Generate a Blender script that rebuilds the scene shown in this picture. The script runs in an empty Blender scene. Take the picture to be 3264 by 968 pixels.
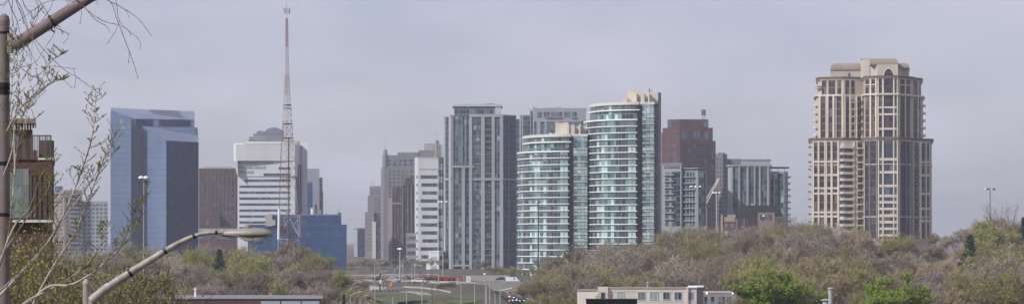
import bpy, math, random
from mathutils import Vector
from math import sin, cos, pi, radians, sqrt

# ---------------------------------------------------------------- camera, sky, sun, exposure
scene = bpy.context.scene
COL = scene.collection
F = 8396.0; CX = 1632.0; HY = 760.0          # focal length and principal point in photograph pixels
cam = bpy.data.cameras.new('camera'); cam_o = bpy.data.objects.new('camera', cam); COL.objects.link(cam_o)
cam_o.location = (0, 0, 0); cam_o.rotation_euler = (radians(90), 0, 0)
cam.sensor_width = 36.0; cam.lens = 36.0 * F / 3264.0
cam.shift_y = (HY - 484.0) / 3264.0
cam.clip_start = 0.5; cam.clip_end = 30000
scene.camera = cam_o

SUN_DIR = Vector((-0.66, -0.43, 0.62)).normalized()      # towards the sun
SUN_EL = math.asin(SUN_DIR.z); SUN_AZ = math.atan2(SUN_DIR.x, SUN_DIR.y)
world = bpy.data.worlds.new("World"); scene.world = world; world.use_nodes = True
wt = world.node_tree; wt.nodes.clear()
wo = wt.nodes.new('ShaderNodeOutputWorld'); wb = wt.nodes.new('ShaderNodeBackground')
sky = wt.nodes.new('ShaderNodeTexSky'); sky.sky_type = 'NISHITA'; sky.sun_disc = False
sky.sun_elevation = SUN_EL; sky.sun_rotation = SUN_AZ
sky.altitude = 100; sky.air_density = 1.0; sky.dust_density = 1.5; sky.ozone_density = 2.5
tc = wt.nodes.new('ShaderNodeTexCoord'); mp = wt.nodes.new('ShaderNodeMapping')
mp.inputs['Scale'].default_value = (3.0, 3.0, 9.0)
mp.inputs['Rotation'].default_value = (0, radians(6), 0)
ns = wt.nodes.new('ShaderNodeTexNoise'); ns.inputs['Scale'].default_value = 3.4; ns.inputs['Detail'].default_value = 6
ns.inputs['Roughness'].default_value = 0.55
rp = wt.nodes.new('ShaderNodeValToRGB'); rp.color_ramp.elements[0].position = 0.36; rp.color_ramp.elements[1].position = 0.72
rp.color_ramp.elements[0].color = (.46, .46, .46, 1); rp.color_ramp.elements[1].color = (1, 1, 1, 1)
mx = wt.nodes.new('ShaderNodeMix'); mx.data_type = 'RGBA'
SKY_CLOUD = (5.05, 5.0, 5.85, 1)
mx.inputs[7].default_value = SKY_CLOUD
wt.links.new(tc.outputs['Generated'], mp.inputs[0]); wt.links.new(mp.outputs[0], ns.inputs['Vector'])
wt.links.new(ns.outputs[0], rp.inputs[0]); wt.links.new(rp.outputs[0], mx.inputs[0])
tint = wt.nodes.new('ShaderNodeMix'); tint.data_type = 'RGBA'; tint.blend_type = 'MULTIPLY'
tint.inputs[0].default_value = 1.0; tint.inputs[7].default_value = (0.87, 0.79, 0.95, 1)
wt.links.new(sky.outputs[0], tint.inputs[6]); wt.links.new(tint.outputs[2], mx.inputs[6])
wt.links.new(mx.outputs[2], wb.inputs[0]); wb.inputs[1].default_value = 0.094
wt.links.new(wb.outputs[0], wo.inputs[0])

sun = bpy.data.lights.new('sun', 'SUN'); sun.energy = 3.0; sun.angle = radians(0.6); sun.color = (1.0, 0.95, 0.88)
sun_o = bpy.data.objects.new('sun', sun); COL.objects.link(sun_o)
sun_o.rotation_euler = SUN_DIR.to_track_quat('Z', 'Y').to_euler()
vs = scene.view_settings; vs.view_transform = 'Standard'; vs.look = 'None'; vs.gamma = 1; vs.use_curve_mapping = False
vs.exposure = 0.42
scene.cycles.use_denoising = True
scene.cycles.max_bounces = 5; scene.cycles.volume_bounces = 0
scene.cycles.transparent_max_bounces = 8

# ---------------------------------------------------------------- materials
M = {}
def _new(name):
    m = bpy.data.materials.new(name); m.use_nodes = True
    nt = m.node_tree; b = nt.nodes['Principled BSDF']
    M[name] = m
    return m, nt, b
def _mix(nt, a, b, f, blend='MIX'):
    n = nt.nodes.new('ShaderNodeMix'); n.data_type = 'RGBA'; n.blend_type = blend
    for s, v in ((6, a), (7, b), (0, f)):
        if isinstance(v, (tuple, list)): n.inputs[s].default_value = (*v[:3], 1)
        elif isinstance(v, (int, float)): n.inputs[s].default_value = v
        else: nt.links.new(v, n.inputs[s])
    return n.outputs[2]
def _math(nt, op, a, b=0.0):
    n = nt.nodes.new('ShaderNodeMath'); n.operation = op
    for s, v in ((0, a), (1, b)):
        if isinstance(v, (int, float)): n.inputs[s].default_value = v
        else: nt.links.new(v, n.inputs[s])
    return n.outputs[0]
def _noise(nt, scale, detail=4, coord='Object', stretch=(1, 1, 1)):
    t = nt.nodes.new('ShaderNodeTexCoord'); m = nt.nodes.new('ShaderNodeMapping'); m.inputs['Scale'].default_value = stretch
    n = nt.nodes.new('ShaderNodeTexNoise'); n.inputs['Scale'].default_value = scale; n.inputs['Detail'].default_value = detail
    nt.links.new(t.outputs[coord], m.inputs[0]); nt.links.new(m.outputs[0], n.inputs['Vector'])
    return n.outputs[0]
def plain(name, c, rough=0.8, var=0.18, scale=0.3, metallic=0.0, stretch=(1, 1, .35), streak=True, spec=0.3):
    m, nt, b = _new(name)
    n = _noise(nt, scale, 6, stretch=stretch)
    d = tuple(x * (1 - var) for x in c); l = tuple(min(1, x * (1 + var)) for x in c)
    r = nt.nodes.new('ShaderNodeValToRGB'); r.color_ramp.elements[0].position = .3; r.color_ramp.elements[1].position = .7
    r.color_ramp.elements[0].color = (*d, 1); r.color_ramp.elements[1].color = (*l, 1)
    nt.links.new(n, r.inputs[0]); out = r.outputs[0]
    nt.links.new(out, b.inputs['Base Color'])
    b.inputs['Roughness'].default_value = rough; b.inputs['Metallic'].default_value = metallic
    b.inputs['Specular IOR Level'].default_value = spec
    return m
def cells(name, w, h, cols, line, lw, lh, rough=0.25, colbias=0.0, metallic=0.0, spec=0.5, dirt=0.12, rowbias=0.0):  # pane-to-pane tones stand for blinds and for reflections put into the colour
    """panes w x h metres on the wall's own UV, colour picked per pane, joints of width lw, lh"""
    m, nt, b = _new(name)
    uv = nt.nodes.new('ShaderNodeTexCoord'); sp = nt.nodes.new('ShaderNodeSeparateXYZ'); nt.links.new(uv.outputs['UV'], sp.inputs[0])
    u = _math(nt, 'DIVIDE', sp.outputs[0], w); v = _math(nt, 'DIVIDE', sp.outputs[1], h)
    fu = _math(nt, 'FLOOR', u); fv = _math(nt, 'FLOOR', v)
    def wn(a, c):
        cb = nt.nodes.new('ShaderNodeCombineXYZ')
        for i, q in enumerate((a, c)):
            if q is not None: nt.links.new(q, cb.inputs[i])
        n = nt.nodes.new('ShaderNodeTexWhiteNoise'); n.noise_dimensions = '2D'; nt.links.new(cb.outputs[0], n.inputs['Vector'])
        return n.outputs[0]
    val = wn(fu, fv)
    if colbias or rowbias:
        val = _math(nt, 'MULTIPLY', val, 1 - colbias - rowbias)
        if colbias: val = _math(nt, 'ADD', val, _math(nt, 'MULTIPLY', wn(fu, None), colbias))
        if rowbias: val = _math(nt, 'ADD', val, _math(nt, 'MULTIPLY', wn(None, fv), rowbias))
    r = nt.nodes.new('ShaderNodeValToRGB'); r.color_ramp.interpolation = 'CONSTANT'
    els = r.color_ramp.elements
    while len(els) < len(cols): els.new(0.5)
    for i, (p, c) in enumerate(cols):
        els[i].position = p; els[i].color = (*c, 1)
    nt.links.new(val, r.inputs[0]); out = r.outputs[0]
    if dirt:
        n = _noise(nt, .08, 4)
        out = _mix(nt, out, _mix(nt, (1 - dirt * 1.6,) * 3, (1 + dirt,) * 3, n), 1.0, 'MULTIPLY')
    fr_u = _math(nt, 'FRACT', u); fr_v = _math(nt, 'FRACT', v)
    mk = _math(nt, 'MAXIMUM', _math(nt, 'LESS_THAN', fr_u, lw / w), _math(nt, 'LESS_THAN', fr_v, lh / h))
    out = _mix(nt, out, line, mk)
    nt.links.new(out, b.inputs['Base Color'])
    b.inputs['Roughness'].default_value = rough; b.inputs['Metallic'].default_value = metallic
    b.inputs['Specular IOR Level'].default_value = spec
    nt.links.new(_math(nt, 'ADD', _math(nt, 'MULTIPLY', mk, .4), rough), b.inputs['Roughness'])
    return m
def leafy(name, cols, rough=0.7, spread=0.58):
    """several tones mixed by clump noise plus a change of tone from tree to tree"""
    m, nt, b = _new(name)
    n = _noise(nt, .55, 3)
    oi = nt.nodes.new('ShaderNodeObjectInfo')
    v = _math(nt, 'ADD', _math(nt, 'MULTIPLY', n, 1.0 - spread), _math(nt, 'MULTIPLY', oi.outputs['Random'], spread))
    r = nt.nodes.new('ShaderNodeValToRGB'); els = r.color_ramp.elements
    while len(els) < len(cols): els.new(.5)
    for i, c in enumerate(cols):
        els[i].position = .22 + .56 * i / max(1, len(cols) - 1); els[i].color = (*c, 1)
    nt.links.new(v, r.inputs[0]); nt.links.new(r.outputs[0], b.inputs['Base Color'])
    b.inputs['Roughness'].default_value = rough; b.inputs['Specular IOR Level'].default_value = .15
    return m
def lamp_mat(name, c, s):
    m, nt, b = _new(name); b.inputs['Base Color'].default_value = (*c, 1)
    b.inputs['Emission Color'].default_value = (*c, 1); b.inputs['Emission Strength'].default_value = s
    return m

# ---------------------------------------------------------------- mesh helpers
ORG = {}
class MB:
    def __init__(s): s.v = []; s.f = []; s.uv = []
    def face(s, pts, uvs=None):
        i = len(s.v); s.v += [tuple(p) for p in pts]; s.f.append(tuple(range(i, i + len(pts))))
        s.uv += list(uvs) if uvs else [(p[0] + p[1], p[2]) for p in pts]
    def prism(s, poly, z0, tops, cap=True):
        """poly: world xy, anticlockwise; tops: one height or one per corner"""
        n = len(poly)
        if isinstance(tops, (int, float)): tops = [tops] * n
        bots = [z0] * n if isinstance(z0, (int, float)) else z0
        u = 0
        for i in range(n):
            j = (i + 1) % n; a, b = poly[i], poly[j]; L = math.hypot(b[0] - a[0], b[1] - a[1])
            s.face([(*a, bots[i]), (*b, bots[j]), (*b, tops[j]), (*a, tops[i])],
                   [(u, bots[i]), (u + L, bots[j]), (u + L, tops[j]), (u, tops[i])])
            u += L
        if cap:
            s.face([(*p, t) for p, t in zip(poly, tops)], [(p[0], t) for p, t in zip(poly, tops)])
            s.face([(*p, t) for p, t in zip(poly, bots)][::-1], [(p[0], p[1]) for p in poly][::-1])
    def box(s, x0, x1, y0, y1, z0, z1):
        s.prism([(x0, y0), (x1, y0), (x1, y1), (x0, y1)], z0, z1)
    def tube(s, pts, rad, n=6, cap=True):
        pts = [Vector(p) for p in pts]
        if isinstance(rad, (int, float)): rad = [rad] * len(pts)
        rings = []; ref = None
        for i, p in enumerate(pts):
            d = (pts[min(i + 1, len(pts) - 1)] - pts[max(i - 1, 0)]).normalized()
            if ref is None: ref = d.orthogonal().normalized()
            ref = (ref - d * ref.dot(d))
            ref = ref.normalized() if ref.length > 1e-6 else d.orthogonal().normalized()
            q = d.cross(ref)
            rings.append([p + (ref * cos(2 * pi * k / n) + q * sin(2 * pi * k / n)) * rad[i] for k in range(n)])
        base = len(s.v)
        for r in rings: s.v += [tuple(x) for x in r]
        for i in range(len(pts) - 1):
            for k in range(n):
                a = base + i * n + k; b = base + i * n + (k + 1) % n
                s.f.append((a, b, b + n, a + n)); s.uv += [(0, 0)] * 4
        if cap:
            s.f.append(tuple(base + k for k in range(n))[::-1]); s.uv += [(0, 0)] * n
            s.f.append(tuple(base + (len(pts) - 1) * n + k for k in range(n))); s.uv += [(0, 0)] * n
    def lathe(s, c, prof, n=16):
        """prof: (radius, z) rising"""
        base = len(s.v)
        for r, z in prof:
            s.v += [(c[0] + r * cos(2 * pi * k / n), c[1] + r * sin(2 * pi * k / n), c[2] + z) for k in range(n)]
        for i in range(len(prof) - 1):
            for k in range(n):
                a = base + i * n + k; b = base + i * n + (k + 1) % n
                s.f.append((a, b, b + n, a + n)); s.uv += [(0, 0)] * 4
        s.f.append(tuple(base + (len(prof) - 1) * n + k for k in range(n))); s.uv += [(0, 0)] * n
        s.f.append(tuple(base + k for k in range(n))[::-1]); s.uv += [(0, 0)] * n
    def sheet(s, left, right):
        """a ribbon between two polylines"""
        for i in range(len(left) - 1): s.face([left[i], right[i], right[i + 1], left[i + 1]])
def obj(name, mb, mat, parent=None, org=None, smooth=False):
    o0 = ORG.get(parent.name, (0, 0, 0)) if parent else (org or (0, 0, 0))
    me = bpy.data.meshes.new(name)
    me.from_pydata([(v[0] - o0[0], v[1] - o0[1], v[2] - o0[2]) for v in mb.v], [], mb.f)
    ul = me.uv_layers.new(name='uv'); flat = [c for t in mb.uv for c in t]
    if len(flat) == 2 * len(me.loops): ul.data.foreach_set('uv', flat)
    if smooth: me.polygons.foreach_set('use_smooth', [True] * len(me.polygons))
    me.materials.append(M[mat] if isinstance(mat, str) else mat)
    o = bpy.data.objects.new(name, me); COL.objects.link(o)
    if parent: o.parent = parent
    else: o.location = o0
    ORG[o.name] = tuple(o0)
    return o
def tag(o, label, cat, group=None, kind=None):
    if label: o['label'] = label
    if cat: o['category'] = cat
    if group: o['group'] = group
    if kind: o['kind'] = kind
    return o
def thing(name, label, cat, loc, group=None):
    o = bpy.data.objects.new(name, None); COL.objects.link(o); o.location = loc
    o.empty_display_size = 1.0
    ORG[o.name] = tuple(loc)
    return tag(o, label, cat, group)
def copy_thing(root, loc, rotz=0, scale=(1, 1, 1), label=None, group=None):
    r = root.copy(); COL.objects.link(r); r.location = loc; r.rotation_euler = (0, 0, rotz); r.scale = scale
    if label: r['label'] = label
    if group: r['group'] = group
    ORG[r.name] = tuple(loc)
    for ch in list(root.children):
        c = ch.copy(); COL.objects.link(c); c.parent = r
        for g in ch.children:
            d = g.copy(); COL.objects.link(d); d.parent = c
    return r
def P(px, py, D): return Vector(((px - CX) / F * D, D, (HY - py) / F * D))
def clamp(t): return 0.0 if t < 0 else 1.0 if t > 1 else t
def sm(t): t = clamp(t); return t * t * (3 - 2 * t)
def interp(x, pts):
    if x <= pts[0][0]: return pts[0][1]
    for (a, va), (b, vb) in zip(pts, pts[1:]):
        if x <= b: return va + (vb - va) * (x - a) / (b - a)
    return pts[-1][1]

# ---------------------------------------------------------------- material list
plain('cream_stone', (.49, .44, .385), .85, .17, .15, stretch=(1, 1, .12))
plain('cream_trim', (.62, .56, .48), .8, .12, .3)
plain('brown_cornice', (.16, .12, .10), .8, .1)
plain('bronze_roof', (.30, .245, .20), .6, .1)
plain('concrete', (.36, .355, .35), .9, .10, .12)
plain('concrete_light', (.56, .55, .52), .85, .08, .12)
plain('concrete_dark', (.22, .21, .21), .9, .12, .12)
plain('white_panel', (.57, .58, .61), .55, .10, .1, stretch=(1, 1, .15))
plain('white_paint', (.80, .80, .78), .5, .04)
plain('red_paint', (.26, .055, .05), .5, .1)
plain('orange_paint', (.75, .22, .05), .5, .08)
plain('yellow_paint', (.72, .38, .04), .5, .08)
plain('brick_red', (.105, .058, .062), .9, .15, .4)
plain('brick_brown', (.10, .070, .060), .9, .15, .4)
plain('brick_tan', (.25, .21, .18), .9, .12, .3)
plain('stone_grey', (.21, .205, .225), .9, .1, .2)
plain('stone_mauve', (.19, .172, .195), .9, .1, .2)
plain('roof_dark', (.028, .026, .03), .8, .15)
plain('roof_membrane', (.16, .14, .13), .95, .15)
plain('lamp_grey', (.30, .28, .25), .55, .10, 3.0, .25)
plain('lamp_arm_grey', (.32, .29, .26), .6, .30, 9.0, .1)
plain('pole_mauve', (.165, .135, .13), .75, .26, 7.0)
plain('steel', (.42, .43, .44), .5, .1, 2.0, .4)
plain('steel_dark', (.07, .07, .075), .6, .1)
plain('black_tape', (.012, .012, .012), .5, .1)
plain('cable_red', (.12, .03, .03), .6, .1)
plain('rubber', (.02, .02, .02), .8, .1)
plain('asphalt', (.085, .083, .085), .92, .12, .06, stretch=(1, 1, 1))
plain('concrete_road', (.23, .22, .21), .9, .12, .05, stretch=(1, 1, 1))
plain('kerb', (.38, .37, .35), .9, .08, .4)
plain('grass', (.09, .108, .052), .95, .3, .12, stretch=(1, 1, 1))
plain('soil', (.105, .09, .07), 1.0, .35, .05, stretch=(1, 1, 1))
plain('hedge', (.10, .065, .055), 1.0, .3, 1.0, stretch=(1, 1, 1))
plain('bark_grey', (.11, .095, .085), .95, .3, 1.5)
plain('bark_pale', (.36, .30, .265), .9, .25, 3.0)
plain('bark_twig', (.15, .10, .085), .9, .25, 3.0)
cells('window_dark', 1.2, 3.0, [(0, (.035, .045, .07)), (.5, (.06, .075, .11)), (.8, (.12, .15, .2))], (.15, .15, .17), .12, .1, .15)
cells('window_blue', 1.5, 3.0, [(0, (.03, .055, .12)), (.5, (.05, .085, .17)), (.85, (.13, .17, .26))], (.10, .12, .18), .12, .1, .2)
cells('blue_glass', 1.5, 3.9, [(0, (.125, .18, .30)), (.35, (.13, .188, .31)), (.7, (.14, .20, .325))], (.085, .125, .24), .22, .5, .3, dirt=.3, rowbias=.35, spec=.6)
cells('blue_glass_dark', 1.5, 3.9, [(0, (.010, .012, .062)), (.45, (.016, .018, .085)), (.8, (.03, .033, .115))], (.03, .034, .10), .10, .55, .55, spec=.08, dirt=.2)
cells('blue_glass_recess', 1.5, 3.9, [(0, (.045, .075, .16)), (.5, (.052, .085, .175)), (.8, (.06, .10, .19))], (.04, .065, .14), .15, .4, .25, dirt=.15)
cells('blue_glass_roof', 3.0, 3.0, [(0, (.17, .20, .30)), (.5, (.18, .21, .31)), (.8, (.19, .22, .325))], (.15, .175, .27), .2, .2, .4)
cells('blue_glass_roof_dark', 3.0, 3.0, [(0, (.055, .065, .13)), (.5, (.06, .07, .14)), (.8, (.07, .08, .15))], (.08, .09, .16), .2, .2, .4)
cells('low_blue_glass', 3.2, 4.6, [(0, (.022, .06, .15)), (.4, (.03, .075, .175)), (.85, (.04, .092, .205))], (.018, .045, .125), .2, .5, .35, spec=.3, dirt=.25, rowbias=.3)
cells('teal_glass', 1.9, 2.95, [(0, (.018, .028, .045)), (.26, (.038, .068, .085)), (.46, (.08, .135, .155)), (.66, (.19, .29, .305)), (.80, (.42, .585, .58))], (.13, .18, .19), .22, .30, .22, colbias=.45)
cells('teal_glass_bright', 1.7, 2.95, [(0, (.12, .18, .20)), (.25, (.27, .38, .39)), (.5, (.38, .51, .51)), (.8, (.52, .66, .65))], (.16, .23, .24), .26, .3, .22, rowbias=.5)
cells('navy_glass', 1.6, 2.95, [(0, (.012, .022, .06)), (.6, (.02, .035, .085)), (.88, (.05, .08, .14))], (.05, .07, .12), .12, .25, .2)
cells('grey_glass', 1.6, 2.9, [(0, (.035, .055, .085)), (.3, (.07, .11, .15)), (.55, (.10, .145, .175)), (.78, (.15, .215, .24)), (.95, (.26, .36, .38))], (.13, .15, .17), .2, .7, .3)
cells('grey_glass_dark', 1.8, 2.9, [(0, (.02, .03, .055)), (.5, (.035, .052, .085)), (.75, (.065, .095, .125)), (.94, (.13, .19, .21))], (.09, .11, .14), .15, .55, .25)
cells('dark_bay', 1.5, 2.95, [(0, (.03, .028, .035)), (.5, (.055, .048, .055)), (.72, (.13, .085, .075)), (.9, (.20, .16, .15))], (.16, .11, .095), .12, .62, .25)
cells('bronze_bay', 1.3, 3.1, [(0, (.035, .035, .06)), (.6, (.06, .055, .08)), (.85, (.13, .12, .13))], (.10, .06, .05), .2, .9, .3)
cells('white_storeys', 2.6, 2.95, [(0, (.06, .07, .10)), (.3, (.12, .15, .19)), (.6, (.3, .32, .34)), (.8, (.42, .43, .44))], (.48, .46, .45), .7, .9, .6)
cells('office_glass', 1.6, 3.0, [(0, (.20, .27, .30)), (.5, (.28, .36, .37)), (.8, (.40, .47, .46))], (.40, .42, .42), .2, .4, .3)
cells('clear_teal', 1.1, 1.4, [(0, (.15, .20, .19)), (.5, (.19, .245, .235)), (.8, (.11, .15, .15))], (.16, .11, .09), .06, .06, .25)
cells('brown_brick', .24, .075, [(0, (.075, .038, .028)), (.4, (.10, .05, .036)), (.8, (.125, .065, .045))], (.10, .08, .07), .012, .012, .9)
cells('brown_boards', .22, 9.0, [(0, (.06, .04, .03)), (.5, (.085, .055, .04)), (.8, (.11, .075, .055))], (.05, .035, .03), .02, .02, .8)
lamp_mat('headlight', (1, .93, .75), 2.2); lamp_mat('glint', (1, 1, 1), 0.6)
lamp_mat('signal_amber', (1, .45, .08), 1.5)
plain('car_silver', (.45, .46, .48), .35, .05, 1, .5); plain('car_black', (.03, .03, .035), .35, .05)
plain('car_blue', (.05, .07, .13), .35, .05); plain('car_white', (.75, .75, .75), .4, .03); plain('car_orange', (.65, .22, .06), .4, .05)
leafy('twig_grey', [(0.209, 0.174, 0.140), (0.328, 0.280, 0.227), (0.452, 0.392, 0.319)])
leafy('twig_mauve', [(.185, .155, .135), (.285, .24, .21), (.37, .32, .28)])
leafy('twig_rust', [(0.203, 0.146, 0.103), (0.299, 0.224, 0.160), (0.395, 0.308, 0.221)])
leafy('twig_olive', [(0.198, 0.168, 0.097), (0.294, 0.258, 0.140), (0.384, 0.347, 0.184)])
leafy('leaf_yellow', [(.20, .22, .055), (.28, .31, .075), (.36, .39, .11)])
leafy('leaf_green', [(.15, .215, .03), (.225, .31, .042), (.31, .41, .07)])
leafy('leaf_moss', [(0.203, 0.190, 0.086), (0.282, 0.269, 0.108), (0.350, 0.342, 0.140)])
leafy('needle_dark', [(.03, .05, .032), (.05, .078, .045), (.08, .11, .06)])
leafy('bud_green', [(.16, .195, .045), (.21, .25, .055), (.21, .19, .09)])
leafy('bud_fresh', [(.20, .23, .06), (.27, .30, .08), (.30, .24, .13)])
leafy('bud_rust', [(0.134, 0.095, 0.056), (0.190, 0.168, 0.067), (0.224, 0.213, 0.078)])
plain('emblem', (.30, .29, .30), .6, .05)
plain('mast_red', (.25, .12, .11), .6, .1); plain('mast_white', (.42, .40, .42), .6, .08)
cells('window_clear', 9.0, 1.2, [(0, (.30, .36, .40)), (.5, (.38, .43, .46)), (.8, (.34, .40, .44))], (.25, .25, .25), .05, .05, .25)
def _lens():
    m, nt, b = _new('lens_clear'); b.inputs['Base Color'].default_value = (.42, .40, .38, 1); b.inputs['Roughness'].default_value = .15; b.inputs['Alpha'].default_value = .3
_lens()
HAZE = 0.00012
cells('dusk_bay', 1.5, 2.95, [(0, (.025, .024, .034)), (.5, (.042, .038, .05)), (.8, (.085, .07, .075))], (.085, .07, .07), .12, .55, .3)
plain('road_grey', (.19, .185, .18), .9, .1, .1)
plain('cream_render', (.60, .56, .51), .8, .10, .4, stretch=(1, 1, .25))
plain('shed_black', (.008, .008, .010), .9, .2)
plain('grey_render', (.33, .345, .375), .85, .10, .12, stretch=(1, 1, .2))
cells('red_bay', 2.4, 3.1, [(0, (.022, .028, .045)), (.6, (.035, .042, .065)), (.85, (.08, .09, .11))], (.10, .055, .05), .3, .6, .3)
plain('slate_panel', (.20, .215, .27), .6, .1, .15)
plain('pale_render', (.46, .475, .50), .85, .10, .12, stretch=(1, 1, .2))

# ---------------------------------------------------------------- terrain and roads
def ground_z(x, y):
    z = interp(y, [(-500, -9), (60, -9), (140, -14), (250, -16), (450, -16.5), (600, -20), (1000, -20), (1120, -17), (9000, -17)])
    px = CX + x / max(y, 60) * F
    left = 1 - sm((px - 980) / 120)
    z += 4 * left * sm((y - 470) / 120) * (1 - sm((y - 1000) / 120))
    plate = sm((y - 690) / 110) * sm((px - 1060) / 80) * (1 - sm((px - 1545) / 50)) * (1 - sm((y - 1200) / 250))
    z = z + (-14 - z) * plate
    z += 9.0 * sm((x - 22) / 55) * sm((y - 520) / 330) * (1 - sm((y - 1150) / 200))
    z += 5.0 * sm((x - 105) / 40) * sm((y - 450) / 250) * (1 - sm((y - 1000) / 200))
    return z
mb = MB()
xs = sorted(set([-9000, -6000, -4000, -2500, -1500, -1000, -700, -500] + list(range(-400, 401, 8)) + [500, 700, 1000, 1500, 2500, 4000, 6000, 9000]))
ys = sorted(set([-300, -150] + list(range(0, 1401, 16)) + list(range(700, 1000, 6)) + [1500, 1700, 2000, 2500, 3500, 5000, 7000, 9000]))
mb.v = [(x, y, ground_z(x, y)) for y in ys for x in xs]
nx = len(xs)
for j in range(len(ys) - 1):
    for i in range(nx - 1):
        a = j * nx + i; mb.f.append((a, a + 1, a + nx + 1, a + nx)); mb.uv += [(0, 0)] * 4
tag(obj('ground', mb, 'soil', smooth=True), None, None, kind='structure')

def surf(px, D, dz): 
    x = (px - CX) / F * D
    return (x, D, ground_z(x, D) + dz)
def ribbon(name, line, width, mat, dz=0.08, along='px', n=40, kerbs=True, z=None, kerb_label=None):
    """line: (px, D) control points on the ground; width in metres across"""
    pts = []
    for k in range(n + 1):
        t = k / n * (len(line) - 1); i = min(int(t), len(line) - 2); f = t - i
        p0, p1, p2, p3 = line[max(i - 1, 0)], line[i], line[i + 1], line[min(i + 2, len(line) - 1)]
        q = [0.5 * (2 * p1[c] + (p2[c] - p0[c]) * f + (2 * p0[c] - 5 * p1[c] + 4 * p2[c] - p3[c]) * f * f + (3 * p1[c] - p0[c] - 3 * p2[c] + p3[c]) * f ** 3) for c in (0, 1)]
        pts.append(((q[0] - CX) / F * q[1], q[1]))
    L, R = [], []
    for k, p in enumerate(pts):
        a = pts[max(k - 1, 0)]; b = pts[min(k + 1, n)]
        d = Vector((b[0] - a[0], b[1] - a[1])).normalized(); nrm = Vector((-d.y, d.x)) * width / 2
        zc = z if z is not None else None
        for S, sg in ((L, 1), (R, -1)):
            q = (p[0] + nrm.x * sg, p[1] + nrm.y * sg)
            S.append((q[0], q[1], (zc if zc is not None else max(ground_z(*q), ground_z(*p)) ) + dz))
    mb = MB(); mb.sheet(L, R); tag(obj(name, mb, mat), None, None, kind='structure')
    if kerbs:
        for S, sg in ((L, 1), (R, -1)):
            kb = MB(); kb.tube([(a[0], a[1], a[2] + .03) for a in S], .13, 4); tag(obj('kerb', kb, 'kerb'), None, None, kind='structure')
    return L, R
# level crossing road on the embankment and the bridge that carries it on to the right
ribbon('main_road', [(900, 905), (1180, 880), (1330, 860), (1450, 835), (1540, 815)], 16, 'concrete_road', .10)
ribbon('avenue', [(1330, 868), (1318, 1000), (1310, 1200), (1300, 1700)], 18, 'asphalt', .07, kerbs=False)
ribbon('far_road', [(1130, 1010), (1300, 985), (1500, 990), (1620, 1000)], 12, 'asphalt', .14, kerbs=True)
ribbon('ramp', [(1270, 700), (1330, 716), (1368, 736), (1350, 757), (1290, 765)], 3.0, 'concrete_road', .12)
ribbon('underpass_road', [(1720, 640), (1700, 760), (1668, 820), (1640, 870), (1606, 930), (1585, 1010)], 9.5, 'asphalt', .12)
# grass banks
for nm, line, w in (('grass', [(1200, 733), (1260, 734), (1320, 733), (1350, 730)], 48), ('grass', [(1395, 722), (1440, 728), (1520, 726), (1560, 716)], 34)):
    L, R = ribbon(nm, line, w, 'grass', .06, kerbs=False)
for o in COL.objects:
    if o.name.startswith('grass'): o['kind'] = 'structure'

# bridge deck
br = thing('road_bridge', 'long low grey concrete bridge carrying the road over the queue of cars', 'bridge', P(1650, 905, 812))
line = [(1520, 818), (1580, 812), (1660, 806), (1760, 806), (1900, 815)]
fr = [((p - CX) / F * (d - 7), d - 7) for p, d in line]; bk = [((p - CX) / F * (d + 7), d + 7) for p, d in line]
poly = fr + bk[::-1]
mb = MB(); mb.prism(poly, -15.3, [-13.9] * len(poly)); obj('deck', mb, 'road_grey', br)
for S, o_ in ((fr, 0), (bk, 0)):
    mb = MB(); pl = [(x, y) for x, y in S] + [(x, y + .3) for x, y in S[::-1]]
    mb.prism(pl, -13.9, -13.05); obj('parapet', mb, 'road_grey', br)
mb = MB(); pl = [(x, y - .25) for x, y in fr] + [(x, y - .01) for x, y in fr[::-1]]
mb.prism(pl, -15.9, -15.25); obj('girder', mb, 'concrete_dark', br)
for p in (1577, 1740):
    x = (p - CX) / F * 812
    mb = MB(); mb.box(x - .6, x + .6, 806, 818, -20.4, -15.3); obj('pier', mb, 'concrete', br)

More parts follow.
